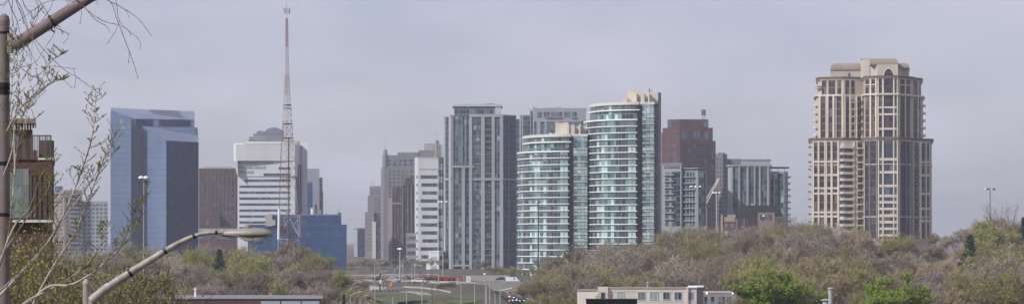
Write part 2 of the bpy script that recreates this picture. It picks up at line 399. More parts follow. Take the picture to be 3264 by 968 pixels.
# ---------------------------------------------------------------- building helper
class Bld:
    def __init__(s, name, label, cat, D, cpx, z0=-17.6, group=None):
        s.D = D; s.z0 = z0; s.nwin = 0
        s.root = thing(name, label, cat, ((cpx - CX) / F * D, D + 8, z0), group)
        s.rest = {}
    def z(s, py): return (HY - py) / F * s.D
    def xy(s, p): return ((p[0] - CX) / F * (s.D + p[1]), s.D + p[1])
    def body(s, foot, top, mat, name='wall', bot=None, parent=None, roof='roof_membrane'):
        poly = [s.xy(p) for p in foot]
        tops = [s.z(t) for t in top] if isinstance(top, (list, tuple)) else s.z(top)
        mb = MB(); mb.prism(poly, s.z0 if bot is None else s.z(bot), tops)
        o = obj(name, mb, mat, parent or s.root); return o
    def slab(s, foot, py, mat, name='floor_slab', h=.35, grow=1.0, parent=None, cut=None):
        poly = [s.xy(p) for p in foot]
        cx = sum(p[0] for p in poly) / len(poly); cy = sum(p[1] for p in poly) / len(poly)
        q = []
        for x, y in poly:
            d = Vector((x - cx, y - cy)); d = d.normalized() * grow; q.append((x + d.x, y + d.y))
        mb = MB(); mb.prism(q, s.z(py) - h / 2, s.z(py) + h / 2); return obj(name, mb, mat, parent or s.root)
    def frame(s, a, b):
        A = Vector(s.xy(a)); B = Vector(s.xy(b)); d = B - A; L = d.length; d = d / L; n = Vector((d.y, -d.x))
        return A, d, n, L
    def u(s, a, b, px):
        A, d, n, L = s.frame(a, b); k = (px - CX) / F      # x = k*y
        den = d.x - k * d.y
        return (k * A.y - A.x) / den
    def panel(s, a, b, px0, px1, py0, py1, mat, name='window', proud=.08, into=.02, mb=None, parent=None):
        A, d, n, L = s.frame(a, b); u0 = s.u(a, b, px0); u1 = s.u(a, b, px1); z1 = s.z(py0); z0 = max(s.z(py1), s.z0)
        own = mb is None
        mb = mb or MB()
        p = lambda u, o: (A.x + d.x * u + n.x * o, A.y + d.y * u + n.y * o)
        poly = [p(u0, proud), p(u1, proud), p(u1, -into), p(u0, -into)]
        i = len(mb.uv)
        mb.prism(poly, z0, z1)
        for k, (uu, vv) in enumerate([(u0, z0), (u1, z0), (u1, z1), (u0, z1)]): mb.uv[i + k] = (uu, vv)
        if own: return obj(name, mb, mat, parent or s.root)
    def window(s, a, b, px0, px1, py0, py1, mat, name='window', proud=.06, cap=100):
        s.nwin += 1
        if s.nwin <= cap: s.panel(a, b, px0, px1, py0, py1, mat, name, proud)
        else:
            k = (name, mat); s.rest.setdefault(k, MB()); s.panel(a, b, px0, px1, py0, py1, mat, name, proud, mb=s.rest[k])
    def grid(s, a, b, px0, px1, nx, py0, py1, ny, wf, hf, mat, name='window', proud=.06, skip=0, rng=None):
        dx = (px1 - px0) / nx; dy = (py1 - py0) / ny
        for j in range(ny):
            for i in range(nx):
                if skip and rng.random() < skip: continue
                cxp = px0 + (i + .5) * dx; cyp = py0 + (j + .5) * dy
                s.window(a, b, cxp - dx * wf / 2, cxp + dx * wf / 2, cyp - dy * hf / 2, cyp + dy * hf / 2, mat, name, proud)
    def done(s):
        for (name, mat), mb in s.rest.items():
            o = obj(name, mb, mat, s.root); o['kind'] = 'stuff'
    def mast(s, px, off, py0, py1, r=.12, mat='steel', name='antenna'):
        x, y = s.xy((px, off)); mb = MB(); mb.tube([(x, y, s.z(py1) - .3), (x, y, s.z(py0))], r, 5); return obj(name, mb, mat, s.root)
    def roofbox(s, px0, px1, off0, off1, py0, py1, mat, name='roof_unit'):
        return s.body([(px0, off0), (px1, off0), (px1, off1), (px0, off1)], py0, mat, name, bot=py1 + .5)
rng = random.Random(7)

# ---------------------------------------------------------------- left part of the skyline
# pale flats far off on the left
b = Bld('apartment_block', 'far pale apartment block with dark penthouse, left of the tall blue glass tower', 'building', 1900, 258)
A, B_ = (176, 12), (205, 0)
b.body([(172, 14), (205, 0), (262, 2), (262, 26), (172, 26)], 605, 'brick_tan')
b.body([(262, 6), (345, 6), (345, 26), (262, 26)], 640, 'grey_render')
b.body([(174, 8), (200, 4), (200, 22), (174, 22)], 592, 'window_blue', 'penthouse', bot=606)
b.grid((205, 0), (262, 2), 208, 261, 4, 612, 800, 15, .6, .55, 'window_dark')
b.grid((172, 14), (205, 0), 175, 203, 2, 612, 800, 15, .45, .5, 'window_dark')
b.grid((262, 6), (345, 6), 264, 343, 6, 646, 800, 12, .55, .5, 'window_blue')
for j in range(12): b.panel((205, 0), (262, 2), 222, 250, 618 + j * 14, 621 + j * 14, 'grey_render', 'balcony', proud=1.2)
b.done()

# tall blue glass tower
b = Bld('glass_tower', 'tall blue glass office tower with sloping roof planes and dark right face', 'skyscraper', 1800, 490)
F1 = [(352, 10), (415, 6), (415, 20), (432, 20), (618, 26), (618, 60), (352, 60)]
b.body([(352, 22), (352.5, 10), (418, 8), (418, 32)], [352, 352, 372, 372], 'blue_glass', 'left_wing')
b.body([(418, 20), (620, 24), (620, 52), (353, 52), (353, 24)], [375, 378, 345, 333, 345], 'blue_glass', 'core')
b.panel((418, 20), (620, 24), 419, 455, 398, 900, 'blue_glass_recess', 'recessed_glazing', proud=.1)  # shade of the recess is put into this darker copy of the glass
wf = [(452, 19), (530, 0), (633, 12), (630, 42), (452, 40)]
b.body(wf, [398, 447, 452, 399, 398], 'blue_glass', 'wedge')
b.panel(wf[1], wf[2], 531, 632.5, 451, 900, 'blue_glass_dark', 'right_glazing', proud=.15)  # face turned from the sun: its shade is painted in as darker glass
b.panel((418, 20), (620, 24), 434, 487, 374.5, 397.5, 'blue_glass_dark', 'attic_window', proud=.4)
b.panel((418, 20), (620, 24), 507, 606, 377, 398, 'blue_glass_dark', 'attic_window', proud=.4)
# sloping roof planes laid on the two volumes
def slope(q, mat, name, lift=.25):
    mb = MB(); P3 = [(*b.xy((p, o)), b.z(y) + lift) for p, o, y in q]; low = [(x, y, z - .2) for x, y, z in P3]
    mb.face(P3, [(p[0], p[1] * 1.0 + p[2]) for p in P3]); n = len(P3)
    for i in range(n): mb.face([low[i], low[(i + 1) % n], P3[(i + 1) % n], P3[i]])
    mb.face(low[::-1]); obj(name, mb, mat, b.root)
slope([(419, 19.7, 375), (620, 23.7, 378), (617.5, 52, 345), (353, 52, 333), (353, 23, 346)], 'blue_glass_roof', 'sloping_roof')
slope([(499, 21.5, 376), (590, 23, 377.5), (567, 51, 343.0), (478, 51, 339.0)], 'blue_glass_roof_dark', 'dark_roof_panel', .4)
slope([(455, 18.5, 399.5), (530.5, .3, 447), (632.5, 12.2, 452), (627, 41, 399)], 'blue_glass_roof', 'wedge_roof')
b.panel(wf[0], wf[1], 529.2, 530, 448, 900, 'blue_glass_roof', 'corner_mullion', proud=.3)
for p in [358, 364, 372, 378, 386, 393, 399, 405] + [570, 576, 583, 590, 598, 604, 611]:
    y = 333 + (p - 353) * 12 / 265
    b.mast(p, 51.5, y - 6, y, .18, 'steel', 'roof_mast')
# faint emblem on the upper left wing
for (p0, p1, y0, y1) in ((372, 398, 402, 409), (382, 390, 378, 392)):
    b.panel((352.5, 10), (418, 8), p0, p1, y0, y1, 'emblem' if 'emblem' in M else 'blue_glass_roof', 'emblem', proud=.15)
b.done()

# brown brick offices
b = Bld('brick_office', 'brown brick office block between the blue glass tower and the white office', 'building', 1750, 697)
W = [(634, 3), (752, 0), (758, 18), (634, 22)]
b.body(W, 536, 'brick_brown'); b.slab(W, 535, 'concrete', 'cornice', h=.8, grow=.5)
b.roofbox(650, 740, 5, 14, 531, 536, 'stone_grey')
b.grid(W[0], W[1], 638, 751, 9, 545, 700, 11, .5, .55, 'window_dark')
for k in range(10): b.panel(W[0], W[1], 638 + k * 12.5, 641 + k * 12.5, 540, 700, 'brick_brown', 'pier', proud=.3)
b.body([(634, -5), (700, -5), (700, 2), (634, 2)], 682, 'brick_red', 'red_annex')
b.panel((634, -5), (700, -5), 658, 666, 700, 716, 'window_dark', 'window', proud=.1)
b.body([(634, -9), (770, -9), (770, -5.2), (634, -5.2)], 722, 'brick_red', 'podium')
b.panel((634, -9), (770, -9), 634, 768, 728, 741, 'office_glass', 'window_band', proud=.1)
b.panel((634, -9), (770, -9), 634, 768, 752, 762, 'window_dark', 'window_band', proud=.1)
b.done()

# white office with window bands
b = Bld('banded_office', 'white office block with dark window bands and a diagonal white shoulder', 'building', 1650, 860)
W = [(757, 3), (940, 0), (962, 12), (962, 30), (757, 30)]
b.body(W, 560, 'white_panel', 'lower_wall')
b.body([(745, 2.5), (752, -.6), (940, -1.0), (962, 12.5), (962, 29), (745, 29)], 460, 'white_panel', 'upper_wall', bot=512)
b.body([(757, 2.6), (940, -.6), (962, 12.2), (962, 29.5), (757, 29.5)], 511, 'white_panel', 'shoulder_wall', bot=561)
# folded left edge
mb = MB(); q = [(745, -1.4, 512), (757, -1.4, 512), (759, -1.4, 562), (754, -1.4, 553)]
P3 = [(*b.xy((p, o)), b.z(y)) for p, o, y in q]; bk_ = [(x, y + 6, z) for x, y, z in P3]
mb.face(P3[::-1]); mb.face(bk_)
for i in range(4): mb.face([P3[i], P3[(i + 1) % 4], bk_[(i + 1) % 4], bk_[i]])
obj('folded_edge', mb, 'white_panel', b.root)
for k, (x1, y0, y1) in enumerate(((872, 513, 521), (845, 528, 536), (808, 543, 551))):
    b.panel((757, 2.6), (940, -.6), 756, x1, y0, y1, 'office_glass', 'terrace_glazing', proud=.3)
for y, x0 in ((532, 888), (552, 840), (571, 780), (590, 763), (609, 763), (628, 763), (647, 763), (666, 763), (685, 763), (704, 763), (722, 763)):
    b.panel(W[0] if y > 561 else (757, 2.6), W[1] if y > 561 else (940, -.6), x0, 926, y, y + 7.6, 'window_blue', 'window_band', proud=.12)
b.panel(W[1], W[2], 944, 960, 522, 740, 'low_blue_glass', 'blue_glazing', proud=.1)
b.body([(961, 10), (980, 9), (980, 26), (961, 28)], 452, 'white_panel', 'end_slab')
b.body([(747, 4), (776, 0), (776, 14), (747, 14)], 456, 'concrete_light', 'terrace_frame', bot=497)
b.panel((747, 4), (776, 0), 762, 774, 464, 494, 'window_dark', 'window', proud=.2)
for y in (462, 475, 489): b.panel((747, 4), (776, 0), 747, 762, y, y + 3.2, 'white_panel', 'balcony', proud=1.2)
b.body([(781, 4), (948, 4), (952, 22), (781, 22)], 450, 'concrete_light', 'roof_ledge', bot=458)
b.body([(793, 4.6), (905, 4.6), (905, 20), (793, 20)], [436, 430, 430, 436], 'slate_panel', 'plant_room', bot=451)
b.body([(807, 6), (850, 5.5), (850, 18), (807, 18)], 425, 'slate_panel', 'plant_room', bot=437)
b.body([(845, 4.2), (905, 4.2), (905, 19), (845, 19)], 416, 'slate_panel', 'plant_room', bot=451); b.body([(813, 4.3), (846, 4.3), (846, 18), (813, 18)], 426, 'slate_panel', 'plant_room', bot=451)
for p0, p1, yt, yb, nm in ((846, 899, 405, 416.5, 'barrel_roof'), (815, 845, 415, 426.5, 'barrel_roof')):
    mb = MB(); x0, y_ = b.xy((p0, 5)); x1, _ = b.xy((p1, 5)); z0, z1 = b.z(yb), b.z(yt); n = 10
    arc = [(x0 + (x1 - x0) * k / n, z0 + (z1 - z0) * (sin(pi * k / n) ** .5 if 0 < k < n else 0)) for k in range(n + 1)]
    mb.face([(x, y_, z) for x, z in arc]); mb.face([(x, y_ + 13, z) for x, z in arc][::-1])
    for k in range(n): mb.face([(arc[k][0], y_, arc[k][1]), (arc[k][0], y_ + 13, arc[k][1]), (arc[k + 1][0], y_ + 13, arc[k + 1][1]), (arc[k + 1][0], y_, arc[k + 1][1])])
    obj(nm, mb, 'slate_panel', b.root)
b.panel((793, 4.6), (905, 4.6), 853, 872, 436, 443, 'window_dark', 'louvre', proud=.2)

for yy in (434, 441): b.panel((793, 4.6), (905, 4.6), 794, 846, yy, yy + 1.6, 'concrete_light', 'ledge', proud=.5)
b.panel((845, 4.2), (905, 4.2), 850, 897, 423, 426, 'concrete_dark', 'louvre', proud=.2)
b.done()

# grey slab behind it
b = Bld('grey_slab_block', 'stepped blue grey slab rising behind the right end of the white office', 'building', 1900, 1005)
b.body([(978, 4), (1018, 0), (1018, 20), (978, 20)], 537, 'slate_panel'); b.body([(1016, 2), (1028, 4), (1028, 20), (1016, 20)], 565, 'stone_grey', 'lower_wall')
b.panel((978, 4), (1018, 0), 980, 996, 580, 700, 'low_blue_glass', 'glazing', proud=.1)
b.panel((978, 4), (1018, 0), 1003, 1011, 650, 700, 'window_dark', 'window', proud=.1)
b.panel((1016, 2), (1028, 4), 1019, 1026, 640, 700, 'window_dark', 'window', proud=.1)
b.body([(1024, 3), (1030, 3), (1030, 16), (1024, 16)], 609, 'concrete_dark', 'stair_shaft'); b.done()

# low blue office
b = Bld('blue_office', 'low wide blue glass office behind the foot of the radio mast', 'building', 1450, 950)
b.body([(790, 4), (1105, 0), (1105, 30), (790, 34)], 717, 'low_blue_glass')
b.body([(855, 5), (1088, 2), (1088, 28), (855, 28)], 684, 'low_blue_glass', 'upper_wall', bot=718)
b.slab([(790, 4), (1105, 0), (1105, 30), (790, 34)], 716.5, 'blue_glass_roof_dark', 'parapet', h=.7, grow=.2)
b.slab([(855, 5), (1088, 2), (1088, 28), (855, 28)], 683.5, 'blue_glass_roof', 'parapet', h=.6, grow=.2)
b.panel((855, 5), (1088, 2), 957, 978, 700, 713, 'window_dark', 'vent', proud=.1)
b.panel((855, 5), (1088, 2), 1034, 1046, 711, 714, 'window_dark', 'vent', proud=.1)
b.body([(846, 2), (868, 2), (868, 14), (846, 14)], 684, 'concrete', 'stair_tower', bot=720)
b.roofbox(990, 997, 6, 9, 662, 684, 'white_paint', 'flue'); b.roofbox(1017, 1024, 6, 10, 668, 684, 'brick_tan', 'flue')
b.roofbox(1076, 1087, 4, 10, 676, 685, 'steel_dark', 'roof_unit')
b.mast(1082, 6, 655, 680); b.mast(1077, 6, 662, 684); b.mast(1042, 6, 672, 684)
b.roofbox(868, 878, -3, 3.5, 700, 717, 'concrete', 'roof_unit')
b.done()

# ---------------------------------------------------------------- middle cluster
b = Bld('blue_block', 'small far dark blue glass block at the left edge of the middle cluster', 'building', 2500, 1148)
b.body([(1128, 10), (1140, 0), (1165, 6), (1165, 25), (1128, 25)], 729, 'window_blue'); b.panel((1128, 10), (1140, 0), 1129, 1139.5, 731, 840, 'office_glass', 'glazing', proud=.2)
b.slab([(1128, 10), (1140, 0), (1165, 6), (1165, 25), (1128, 25)], 728, 'stone_grey', 'parapet', h=1.2, grow=.3); b.done()

b = Bld('stepped_tower', 'mauve stepped tower with pale pier, leftmost tall one of the middle cluster', 'building', 2250, 1190)
b.body([(1163, 4), (1192, 0), (1192, 24), (1163, 24)], 675, 'stone_mauve', 'lower_wall')
b.body([(1172, 8), (1217, 6), (1217, 26), (1172, 26)], 622, 'stone_mauve', 'middle_wall')
b.body([(1178, 10), (1222, 8), (1222, 26), (1178, 26)], 592, 'stone_grey', 'upper_wall')
b.body([(1186, -3), (1198, -3), (1198, 3), (1186, 3)], 706, 'concrete_light', 'pier')
b.body([(1198, -2), (1218, -2), (1218, 7), (1198, 7)], 678, 'window_dark', 'glazing')
b.grid((1163, 4), (1192, 0), 1165, 1186, 3, 682, 800, 10, .55, .5, 'window_dark'); b.grid((1178, 10), (1222, 8), 1181, 1214, 4, 600, 672, 7, .5, .55, 'window_blue')
b.grid((1172, 8), (1217, 6), 1192, 1214, 2, 630, 675, 4, .5, .5, 'window_dark')
b.mast(1187, 12, 576, 592, .2); b.mast(1192, 12, 582, 592, .2)
b.done()

b = Bld('turret_tower', 'tall mauve grey apartment tower with dark corner turrets and small square windows', 'building', 2150, 1280)
W = [(1214, 10), (1222, 0), (1345, 2), (1345, 28), (1214, 28)]
b.body(W, 533, 'stone_grey'); W2 = [(1218, 9), (1226, 1), (1345, 3), (1345, 27), (1218, 27)]
b.body(W2, 494, 'stone_grey', 'upper_wall', bot=534)
b.body([(1267, 3), (1338, 3), (1338, 20), (1267, 20)], 485, 'stone_grey', 'attic', bot=495)
b.body([(1334, 3), (1400, 3), (1400, 20), (1334, 20)], 478, 'stone_grey', 'attic', bot=800)
b.body([(1352, 5), (1386, 5), (1386, 18), (1352, 18)], 456, 'concrete', 'plant_room', bot=479)
for px_, top, bot_ in ((1228, 475, 532), (1393, 446, 500)):
    x, y = b.xy((px_, 2)); mb = MB()
    r = 1.75; zz = [b.z(bot_), b.z(top + 14), b.z(top + 12), b.z(top + 3), b.z(top)]
    mb.lathe((x, y, 0), [(r * 1.25, zz[0]), (r * 1.15, zz[1]), (r * .9, zz[2]), (r * .9, zz[3]), (r * .25, zz[4])], 8)
    obj('turret', mb, 'stone_dark' if 'stone_dark' in M else 'concrete_dark', b.root); b.mast(px_, 2, top - 32 if px_ < 1300 else top - 24, top, .1, 'steel_dark', 'spire')
b.grid(W[1], W[2], 1236, 1345, 8, 540, 840, 26, .42, .5, 'window_dark')
b.grid(W2[1], W2[2], 1232, 1318, 5, 506, 530, 2, .6, .62, 'window_blue')
b.grid(W[0], W[1], 1216, 1221, 1, 545, 800, 20, .5, .5, 'window_dark')
b.done()

b = Bld('bronze_tower', 'dark brown tower with golden piers and a beige gable at its top', 'building', 1950, 1288)
b.body([(1250, 3), (1284, 1), (1284, 20), (1250, 20)], 594, 'bronze_bay', 'left_wall')
b.body([(1282, 0), (1328, 2), (1328, 22), (1282, 22)], 560, 'bronze_bay', 'right_wall')
b.body([(1236, 8), (1251, 4), (1251, 20), (1236, 20)], 630, 'stone_mauve', 'side_wall')
for p in (1252, 1262, 1270): b.panel((1250, 3), (1284, 1), p, p + 1.8, 600, 850, 'brick_brown', 'pier', proud=.5)
for p in (1282.5, 1299, 1310): b.panel((1282, 0), (1328, 2), p, p + 2.2, 575, 850, 'brick_tan', 'pier', proud=.6)
q = [(1284, -.3, 548), (1327, 1.7, 574), (1327, 1.7, 590), (1284, -.3, 590)]
P3 = [(*b.xy((p, o)), b.z(y)) for p, o, y in q]; mb = MB(); bk_ = [(x, y + 4, z) for x, y, z in P3]
mb.face(P3[::-1]); mb.face(bk_)
for i in range(4): mb.face([P3[i], P3[(i + 1) % 4], bk_[(i + 1) % 4], bk_[i]])
obj('gable', mb, 'brick_tan', b.root)
b.panel((1282, 0), (1328, 2), 1291, 1310, 566, 587, 'window_dark', 'gable_window', proud=1.0)
b.panel((1250, 3), (1284, 1), 1250, 1284, 645, 650, 'brick_tan', 'belt_course', proud=.7)
b.done()

b = Bld('white_office', 'narrow white office tower with stacked dark window strips', 'building', 1650, 1360)
W = [(1322, 6), (1332, 0), (1397, 0), (1397, 24), (1322, 24)]
b.body(W, 503, 'white_panel'); b.panel(W[1], W[2], 1337, 1396, 537, 540.5, 'concrete', 'lettering_band', proud=.1)
for k in range(13):
    y = 558 + k * 25.4; b.panel(W[1], W[2], 1340 + 3 * ((k * 7) % 3), 1394, y, y + 10.5, 'window_dark', 'window_band', proud=.1)
    b.panel(W[0], W[1], 1328, 1331.5, y + 1, y + 10, 'window_dark', 'window', proud=.1)
b.slab(W, 502, 'concrete_light', 'parapet', h=.5, grow=.25); b.done()

b = Bld('balcony_tower', 'slim grey tower with hanging dark balconies between white office and grey condo', 'building', 1780, 1408)
W = [(1398, 2), (1424, 0), (1424, 20), (1398, 20)]
b.body(W, 458, 'concrete'); b.panel(W[0], W[1], 1400, 1405, 462, 870, 'window_dark', 'window_strip', proud=.1); b.panel(W[0], W[1], 1409, 1418, 500, 870, 'grey_glass_dark', 'window_strip', proud=.1)
for k in range(9): b.panel(W[0], W[1], 1395, 1417, 500 + k * 41, 513 + k * 41, 'grey_glass_dark', 'balcony', proud=1.6)
b.done()

b = Bld('parking_garage', 'beige parking garage with dark open decks at the foot of the brown tower', 'building', 1560, 1310)
W = [(1295, 3), (1326, 0), (1326, 20), (1295, 20)]
b.body(W, 742, 'stone_grey')
for k in range(5): b.panel(W[0], W[1], 1298, 1325, 752 + k * 24, 764 + k * 24, 'window_dark', 'deck_opening', proud=.1)  # flat dark panels; the shade inside the open decks is their colour
b.done()

b = Bld('white_annex', 'small white building with tall narrow windows beside the grey condo foot', 'building', 1420, 1390)
W = [(1366, 2), (1399, 0), (1414, 6), (1414, 18), (1366, 18)]
b.body(W, 801, 'white_panel'); b.grid(W[0], W[1], 1374, 1393, 3, 812, 868, 2, .45, .6, 'window_blue'); b.panel(W[1], W[2], 1402, 1410, 815, 832, 'window_dark', 'window'); b.panel(W[1], W[2], 1402, 1410, 844, 860, 'window_dark', 'window')
b.slab([(1366, 2), (1399, 0), (1414, 6), (1414, 18), (1366, 18)], 800, 'white_paint', 'parapet', h=.4, grow=.25); b.done()

# grey condo with vertical piers
b = Bld('pier_condo', 'tall grey condo tower with vertical concrete piers and glazed crown', 'condo tower', 1420, 1530)
W = [(1418, 12), (1442, 0), (1604, 0), (1645, 9), (1645, 32), (1418, 32)]
b.body(W, 368, 'grey_glass_dark', 'core')
b.body([(1448, 3), (1597, 3), (1597, 26), (1448, 26)], 337, 'grey_glass', 'crown', bot=369)
b.slab([(1448, 3), (1597, 3), (1597, 26), (1448, 26)], 335, 'pale_render', 'crown_roof', h=1.2, grow=1.0)
b.panel((1448, 3), (1597, 3), 1578, 1597, 337, 368, 'pale_render', 'crown_wall', proud=.3)
for p0, p1, y0, y1 in ((1480, 1500, 330, 335), (1540, 1552, 328, 335), (1556, 1575, 327, 335), (1460, 1470, 331, 335)): b.roofbox(p0, p1, 8, 14, y0, y1, 'concrete_dark')
fr_ = (W[1], W[2])
def strip(p0, p1, y0, y1, mat='grey_glass', e=fr_): b.panel(*e, p0, p1, y0, y1, mat, 'window_strip', proud=.12)
def pier(p0, p1, y0, y1, e=fr_, mat='grey_render', pr=.7): b.panel(*e, p0, p1, y0, y1, mat, 'pier', proud=pr)
strip(1446, 1494, 370, 526, 'grey_glass'); strip(1505, 1532, 370, 526); strip(1505, 1532, 534, 566); strip(1546, 1567, 370, 566, 'grey_glass_dark'); strip(1578, 1593, 370, 566)
strip(1449, 1472, 535, 845); strip(1482, 1496, 535, 845, 'grey_glass_dark'); strip(1507, 1533, 574, 880); strip(1546, 1567, 574, 880, 'grey_glass_dark'); strip(1578, 1593, 574, 880)
for p0, p1, y0, y1 in ((1436, 1445, 368, 890), (1472, 1474, 370, 526), (1484, 1486, 370, 526), (1495, 1505, 366, 890), (1533, 1545, 366, 890), (1567, 1577, 366, 890), (1593, 1604, 366, 890), (1472, 1482, 534, 890)): 
    pier(max(p0, 1442.2), min(p1, 1603.8), y0, y1)
pier(1496, 1603.8, 364, 373, pr=.8); pier(1443, 1510, 527, 534, pr=.85); pier(1507, 1603.8, 567, 574, pr=.85); pier(1443, 1500, 842, 848, pr=.85)
e = (W[0], W[1])
pier(1418.3, 1423, 366, 890, e); pier(1434, 1441.6, 366, 890, e); pier(1418.3, 1441.6, 567, 573, e, pr=.8); pier(1418.3, 1441.6, 366, 372, e, pr=.8)
e = (W[2], W[3]); b.panel(*e, 1606, 1644, 370, 890, 'navy_glass', 'side_glazing', proud=.1); pier(1618, 1621, 370, 890, e, 'concrete_dark', .4); pier(1604.4, 1645, 568, 573, e, pr=.5); pier(1604.4, 1644.8, 365, 369, e, pr=.4)
for k in range(25):    # balconies in the two recessed bays
    y = 378 + k * 20
    for p0, p1 in ((1506, 1532), (1546, 1567)): b.panel(*fr_, p0, p1, y + 12, y + 17, 'grey_glass', 'balcony', proud=.5)
b.done()

# condo behind
b = Bld('rear_condo', 'grey glazed condo behind, half hidden by the two curved white-banded towers', 'condo tower', 1750, 1755)
b.body([(1645, 8), (1690, 6), (1690, 26), (1645, 26)], 378, 'grey_glass_dark', 'left_wall'); b.body([(1656, 7), (1692, 5), (1692, 26), (1656, 26)], 364, 'grey_render', 'upper_left_wall')
W = [(1688, 8), (1700, 2), (1868, 2), (1868, 26), (1688, 26)]
b.body(W, 346, 'grey_render'); 
for p0, p1 in ((1713, 1727), (1733, 1752), (1757, 1792), (1798, 1818), (1823, 1838)): b.panel(W[1], W[2], p0, p1, 356, 374, 'grey_glass', 'window', proud=.1)
b.panel(W[1], W[2], 1738, 1790, 371, 376, 'concrete_dark', 'planter', proud=.8); b.panel(W[1], W[2], 1822, 1837, 372, 376, 'concrete_dark', 'planter', proud=.8)
for p0, p1 in ((1702, 1710), (1722, 1735), (1742, 1770), (1778, 1800), (1806, 1860)): b.panel(W[1], W[2], p0, p1, 387, 800, 'grey_glass', 'window_strip', proud=.1)
b.panel(W[0], W[1], 1690, 1699, 352, 800, 'grey_glass_dark', 'window_strip', proud=.1)
b.panel((1656, 7), (1692, 5), 1660, 1664, 367, 800, 'grey_glass', 'window_strip', proud=.1); b.panel((1656, 7), (1692, 5), 1667, 1690, 367, 800, 'grey_glass_dark', 'window_strip', proud=.1)
b.roofbox(1738, 1762, 10, 18, 341, 346, 'concrete_dark'); b.roofbox(1768, 1792, 10, 18, 340, 346, 'concrete_dark'); b.roofbox(1700, 1704, 5, 8, 339, 346, 'steel_dark'); b.roofbox(1708, 1713, 5, 8, 341, 346, 'grey_render')
b.slab(W, 345, 'pale_render', 'parapet', h=.6, grow=.3); b.done()

# two curved towers with white floor bands
def curved_tower(label, D, x0, x1, xr0, xr1, xe, ytop, ybroad, ysetl, nfl, dy, depth, pent):
    b = Bld('curved_tower', label, 'condo tower', D, (x0 + x1) / 2, group='curved teal glass towers')
    n = 18
    def arc(a, c, k0=0.0): return [(a + (c - a) * (1 - cos(pi / 2 * k / n)) ** .9, k0 + depth * (1 - sin(pi / 2 * k / n))) for k in range(n + 1)]
    broad = arc(x0, x1); foot = broad + [(x1, depth + 6), (x0 + 4, depth + 6)]
    b.body(foot, ybroad, 'teal_glass', 'curved_glazing')
    setb = arc(ysetl, x1 + 4, .8); footS = setb + [(x1 + 4, depth + 5), (ysetl + 4, depth + 5)]
    b.body(footS, ytop + 6, 'teal_glass', 'setback_glazing', bot=ybroad + .5)
    # dark recess, right block
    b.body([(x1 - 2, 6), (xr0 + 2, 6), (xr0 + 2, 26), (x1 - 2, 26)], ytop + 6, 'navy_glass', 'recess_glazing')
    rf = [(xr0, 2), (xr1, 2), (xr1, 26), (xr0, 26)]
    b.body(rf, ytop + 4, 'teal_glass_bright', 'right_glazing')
    if xe > xr1: 
        b.body([(xr1, 5), (xe, 8), (xe, 28), (xr1, 28)], ytop + 10, 'grey_glass_dark', 'end_bay')
        b.body([(xe - 6, 7), (xe + 3, 8.5), (xe + 3, 30), (xe - 6, 30)], pent[1] if pent[1] else ytop, 'stone_grey', 'end_wall')
    b.slab(footS + [], ytop + 3, 'concrete_light', 'roof_slab', h=1.3, grow=1.0)
    b.slab([(x1, 4), (xr1, 1.6), (xr1, 27), (x1, 27)], ytop + 2.5, 'concrete_light', 'roof_slab', h=1.2, grow=.5)
    b.slab(footS, ytop + 24, 'white_paint', 'floor_slab', h=.5, grow=1.4)
    for k in range(nfl):
        y = ybroad + k * dy
        fs = [(p, o) for p, o in foot]
        b.slab(fs, y, 'white_paint', 'floor_slab', h=.38 if k else .6, grow=.85)
        b.slab(rf, y - 8.2, 'concrete_light', 'sill_band', h=.36, grow=.35)
        if xe > xr1: b.panel((xr1, 5), (xe, 8), xr1 + 1, xe - 6, y + 2, y + 8, 'grey_glass', 'balcony', proud=.8)
    # recessed dark balcony bays and bright glazed bays set into the curve
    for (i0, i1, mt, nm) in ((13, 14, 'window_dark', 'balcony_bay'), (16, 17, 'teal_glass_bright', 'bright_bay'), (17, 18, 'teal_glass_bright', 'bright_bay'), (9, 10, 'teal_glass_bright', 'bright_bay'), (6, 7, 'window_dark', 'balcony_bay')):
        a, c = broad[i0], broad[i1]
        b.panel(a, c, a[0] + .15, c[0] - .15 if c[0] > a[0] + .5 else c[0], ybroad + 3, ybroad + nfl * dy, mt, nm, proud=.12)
    for q in pent[0]: b.roofbox(*q)
    for p, o, y0, y1, r in pent[2]: b.mast(p, o, y0, y1, r, 'steel_dark', 'antenna')
    b.done(); return b
curved_tower('shorter of two curved teal glass towers with white floor bands, left one', 1200, 1651, 1810, 1827, 1872, 0, 428, 482, 1668, 19, 20.9, 30,
    ([(1770, 1812, 6, 18, 389, 430, 'cream_trim', 'penthouse'), (1806, 1814, 3, 8, 397, 430, 'cream_trim', 'fin'), (1820, 1832, 3, 20, 397, 430, 'cream_trim', 'fin'), (1826, 1870, 8, 20, 400, 430, 'cream_trim', 'penthouse'), (1845, 1850, 3, 8, 394, 430, 'cream_trim', 'fin'), (1750, 1759, 8, 12, 421, 430, 'cream_trim', 'roof_unit'), (1762, 1770, 8, 12, 423, 430, 'cream_trim', 'roof_unit')], 0,
     [(1857, 9, 380, 400, .25), (1848, 9, 386, 400, .12)]))
curved_tower('taller of two curved teal glass towers with white floor bands, right one', 1185, 1863, 2027, 2047, 2085, 2104, 326, 381, 1880, 25, 20.8, 30,
    ([(1986, 1998, 6, 14, 306, 328, 'cream_trim', 'roof_unit'), (2000, 2042, 8, 24, 284, 329, 'cream_trim', 'penthouse'), (2026, 2030, 3, 9, 294, 329, 'cream_trim', 'fin'), (2044, 2052, 4, 20, 294, 329, 'cream_trim', 'fin'), (2065, 2070, 4, 20, 294, 329, 'cream_trim', 'fin'), (2054, 2107, 9, 26, 291, 329, 'cream_trim', 'penthouse')], 292,
     [(2070, 10, 279, 295, .25), (2078, 10, 282, 295, .12), (2022, 12, 281, 286, .2)]))

